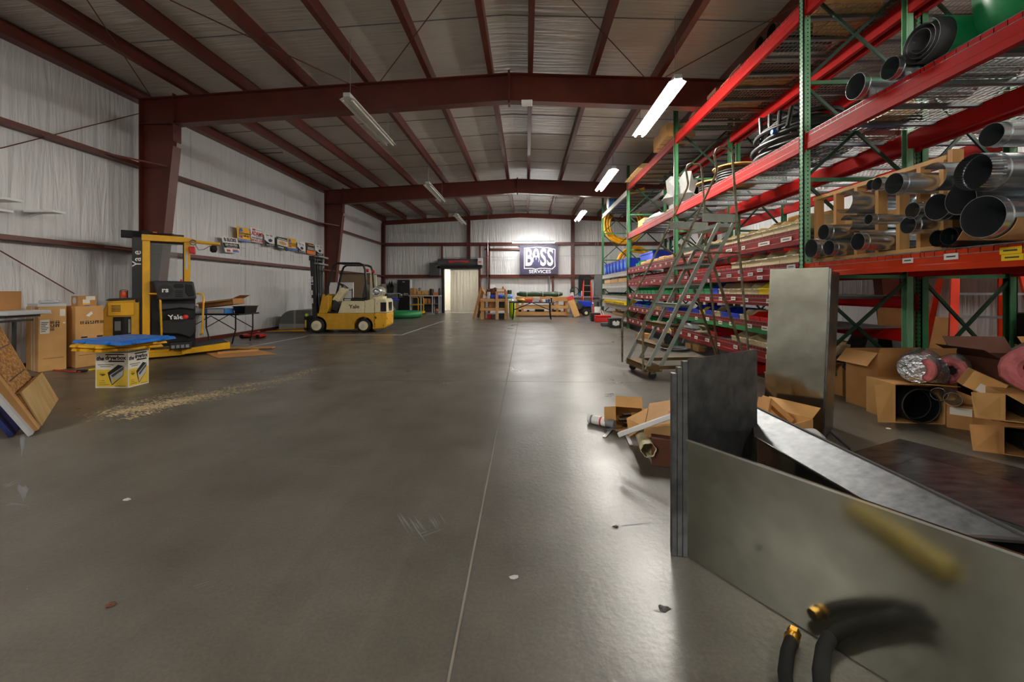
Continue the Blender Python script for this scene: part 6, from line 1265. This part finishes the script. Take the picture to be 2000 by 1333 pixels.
# ================================================================ junk pile left of the duct
p=fl(1228,838); o=thing('open_carton','small open carton of black metal brackets lying on the concrete','box',(p.x,p.y,0),math.radians(-12)); x,d,h,t=.12,.22,.2,.004
MB().box((-x,0,0),(x,d,t)).box((-x,0,h-t),(x,d,h)).box((-x,0,t),(-x+t,d,h-t)).box((x-t,0,t),(x,d,h-t)).box((-x+t,d-t,t),(x-t,d,h-t)).obj('body','card',o)
MB().sheet([(-x,0,h),(x,0,h),(x*.98,.03,h+.09),(-x*.98,.03,h+.09)],.003).obj('flap','card',o); MB().sheet([(-x,0,.0),(-x,0,h),(-x-.1,-.03,h*.98),(-x-.1,-.03,.03)],.003).obj('flap','card',o); MB().sheet([(x,0,0),(x+.1,-.03,.03),(x+.1,-.03,h*.95),(x,0,h)],.003).obj('flap','card',o); MB().sheet([(-x,0,.002),(x,0,.002),(x,-.1,.003),(-x,-.1,.003)],.003).obj('flap','card',o)
rd=random.Random(11)
for i in range(9): MB().bar((rd.uniform(-.1,0),-.02+rd.uniform(0,.05),.02+.014*i),(rd.uniform(.02,.11),.03+rd.uniform(0,.1),.02+.014*i),.025,.01).obj('bracket',('black','black','alu')[i%3],o)
a,b_=fl(1150,826),fl(1192,836); d=(b_-a).normalized(); r=.042; o=thing('spray_can','white and grey spray can lying on the concrete left of the carton','spray can',(a.x,a.y,r)); L=.27; MB().tube([V((0,0,0)),d*.01,d*L*.68,d*L*.7],r,20,radii=[r*.9,r,r,r*.96]).obj('can','plasticwhite',o,smooth=True); MB().tube([d*L*.7,d*L*.96,d*L],r,20,radii=[r*.98,r*.95,r*.8]).obj('cap','grey',o,smooth=True); MB().tube([d*L*.48,d*L*.54],r+.001,20).obj('red_band','signred',o,smooth=True); MB().tube([d*L*.12,d*L*.18],r+.001,20).obj('grey_print','grey',o,smooth=True)
for i,(a,b_) in enumerate((((1196,838),(1180,856)),((1222,848),(1233,872)),((1185,842),(1216,838)),((1305,798),(1316,806)))):
    p,q=fl(*a),fl(*b_); tag(MB().bar((p.x,p.y,.008),(q.x,q.y,.006),.03,.008).obj('metal_strip','alu'),['bent metal strip on the concrete below the spray can','short metal strip pointing to the camera under the foam stick','thin metal strip before the carton mouth','small metal plate behind the crumpled carton'][i],'metal strip')
o=carton('carton','dark brown carton on the floor against the left end of the duct',(1.17,3.1,0),math.radians(-14),.44,.34,.2,'card_dark')
o=thing('crumpled_carton','crumpled tan carton with red print on top of the dark carton','box',(1.2,3.22,.215),math.radians(-20),None,Matrix.Rotation(math.radians(-9),4,'Y')@Matrix.Rotation(math.radians(8),4,'X')); MB().hexa([(-.26,-.2,0),(.28,-.24,0),(.3,.24,0),(-.22,.22,0),(-.24,-.2,.1),(.26,-.22,.14),(.28,.24,.16),(-.22,.2,.12)]).obj('body','kraft',o,bev=.01)
f=Face(o,(0,0,.148),(1,-.02,.06),(0.0,1,.06)); f.rects('red_print','signred',[(-.06,-.12,.0,-.1),(-.06,-.12,-.05,-.04),(-.06,-.06,0,-.04),(.03,-.12,.08,-.1),(.03,-.12,.04,-.04),(.03,-.06,.08,-.04)]); MB().sheet([(-.24,-.2,.1),(-.22,.1,.12),(-.4,.05,.06),(-.38,-.12,-.02)],.004).obj('torn_flap','card',o)
p=fl(1208,850,.2); q=fl(1335,805,.44); tag(MB().bar(p,q,.03,.035).obj('foam_stick','plasticwhite',bev=.004),'white foam stick lying across the crumpled carton','stick')
p=fl(1267,880,.12); q=fl(1250,842,.14); d=(q-p).normalized(); o=thing('downspout_pipe','cream plastic pipe with fluted end below the white foam stick','pipe',p); b=MB(); n=24; vs=[]
for k,(l,rr,fl_) in enumerate(((0,.05,.12),(.06,.05,.1),(.07,.047,0),(.5,.046,0))):
    a=d.cross(V((0,0,1))).normalized(); c=a.cross(d)
    for j in range(n):
        g=2*PI*j/n; R_=rr*(1+fl_*(.5 if j%4<2 else -.5)); vs.append(d*l+a*math.cos(g)*R_+c*math.sin(g)*R_)
b.add(vs,[(k*n+j,k*n+(j+1)%n,(k+1)*n+(j+1)%n,(k+1)*n+j) for k in range(3) for j in range(n)]); s_=b.obj('pipe','pvc',o,smooth=False); sm=s_.modifiers.new('thick','SOLIDIFY'); sm.thickness=.004
tag(MB().sheet([fl(1228,838)+V((0,-.1,.18)),fl(1250,822)+V((.0,-.1,.1)),fl(1255,850),fl(1236,846)],.004).obj('torn_cardboard','card'),'torn upright cardboard piece at the left of the cream pipe','cardboard')
o=carton('carton','open brown carton holding pine offcuts behind the duct sections',(1.95,3.35,0),.5,.5,.42,.26,'card',flaps=(('l',70,.15),('b',40,.14),('r',60,.14)),hollow=True)
o=thing('pine_offcut','L-shaped pine offcut leaning in the brown carton behind the duct','wood',(1.95,3.35,.1)); MB().bar((-.1,-.05,.0),(.0,.02,.3),.09,.04).obj('upright','wood',o); MB().bar((.0,.02,.3),(.2,.05,.12),.09,.04).obj('cross_piece','wood',o)
o=thing('pump','small white pump with black cord beside the carton of offcuts','pump',(2.12,3.12,.0)); MB().lathe([(.02,-.1),(.09,-.08),(.1,.05),(.06,.1),(.02,.1)],(0,0,.14),'x',18).obj('motor','lgrey',o,smooth=True); MB().box((-.08,-.08,0),(.08,.08,.06)).obj('base','grey',o); MB().tube([(.1,0,.14),(.2,.05,.2),(.3,0,.1),(.32,-.02,.015)],.01,6).obj('cord','black',o,smooth=True)
# unseen yellow bar, added to put a yellow reflection in the duct metal
o=thing('reflection_bar','added unseen yellow bar on the floor, giving the duct its yellow reflection','added bar',(.12,1.02,0),math.radians(160)); MB().box((-.35,-.05,.0),(.2,.05,.06)).obj('body','binyellow',o); MB().box((-.1,-.051,.02),(-.02,.051,.045)).obj('clear_insert','glass',o)
# small floor litter
rd=random.Random(21)
for i,(px,py,m,l) in enumerate(((1203,1030,'dgrey','dark twig like scrap on the floor below the crumpled carton'),(248,977,'lgrey','small pale chip on the floor at the lower left'),(217,1183,'card_dark','small brown crumb on the floor at the lower left'),(1297,1190,'dgrey','dark curved scrap on the floor left of the duct'),(1004,1130,'lgrey','tiny pale crumb on the floor beside the long joint'),(1735,838,'paper','scrap of paper on the floor before the black duct carton'))):
    p=fl(px,py); tag(MB().lump((p.x,p.y,.0),(.02,.014,.008),8,.3,80+i).obj('floor_scrap',m),l,'scrap')

# scuffs and paint marks on the concrete
rd=random.Random(31); b=MB()
def scuff(x0,y0,x1,y1,n,w,sp):
    for i in range(n):
        ax,ay=x0+rd.uniform(-sp,sp),y0+rd.uniform(-sp,sp)*.5; k=rd.uniform(.3,1); p=fl(ax,ay); q=fl(ax+(x1-x0)*k,ay+(y1-y0)*k); d=(q-p).normalized(); s_=V((-d.y,d.x,0))*w*rd.uniform(.3,1)
        h=.0008+.0001*i%.0007
        b.add([tuple(p+V((0,0,h))),tuple(p.lerp(q,.5)+s_+V((0,0,h))),tuple(q+V((0,0,h))),tuple(p.lerp(q,.4)-s_+V((0,0,h)))],[(0,1,2,3)])
scuff(795,1010,830,1060,14,.004,22); scuff(845,1005,870,1045,8,.003,12); scuff(820,1050,880,1030,5,.003,10)
scuff(45,850,38,905,8,.012,5); scuff(42,950,50,990,8,.012,9); scuff(10,950,40,935,6,.012,10); scuff(15,985,55,990,4,.01,6)
scuff(1200,1030,1320,1018,3,.003,3); scuff(1280,1190,1300,1200,2,.003,5); scuff(560,900,700,905,6,.003,40); scuff(380,1160,470,1130,5,.003,40)
tag(b.obj('floor_scuffs','grey'),'pale scuff and paint marks scattered on the grey concrete','scuff marks',kind='stuff')
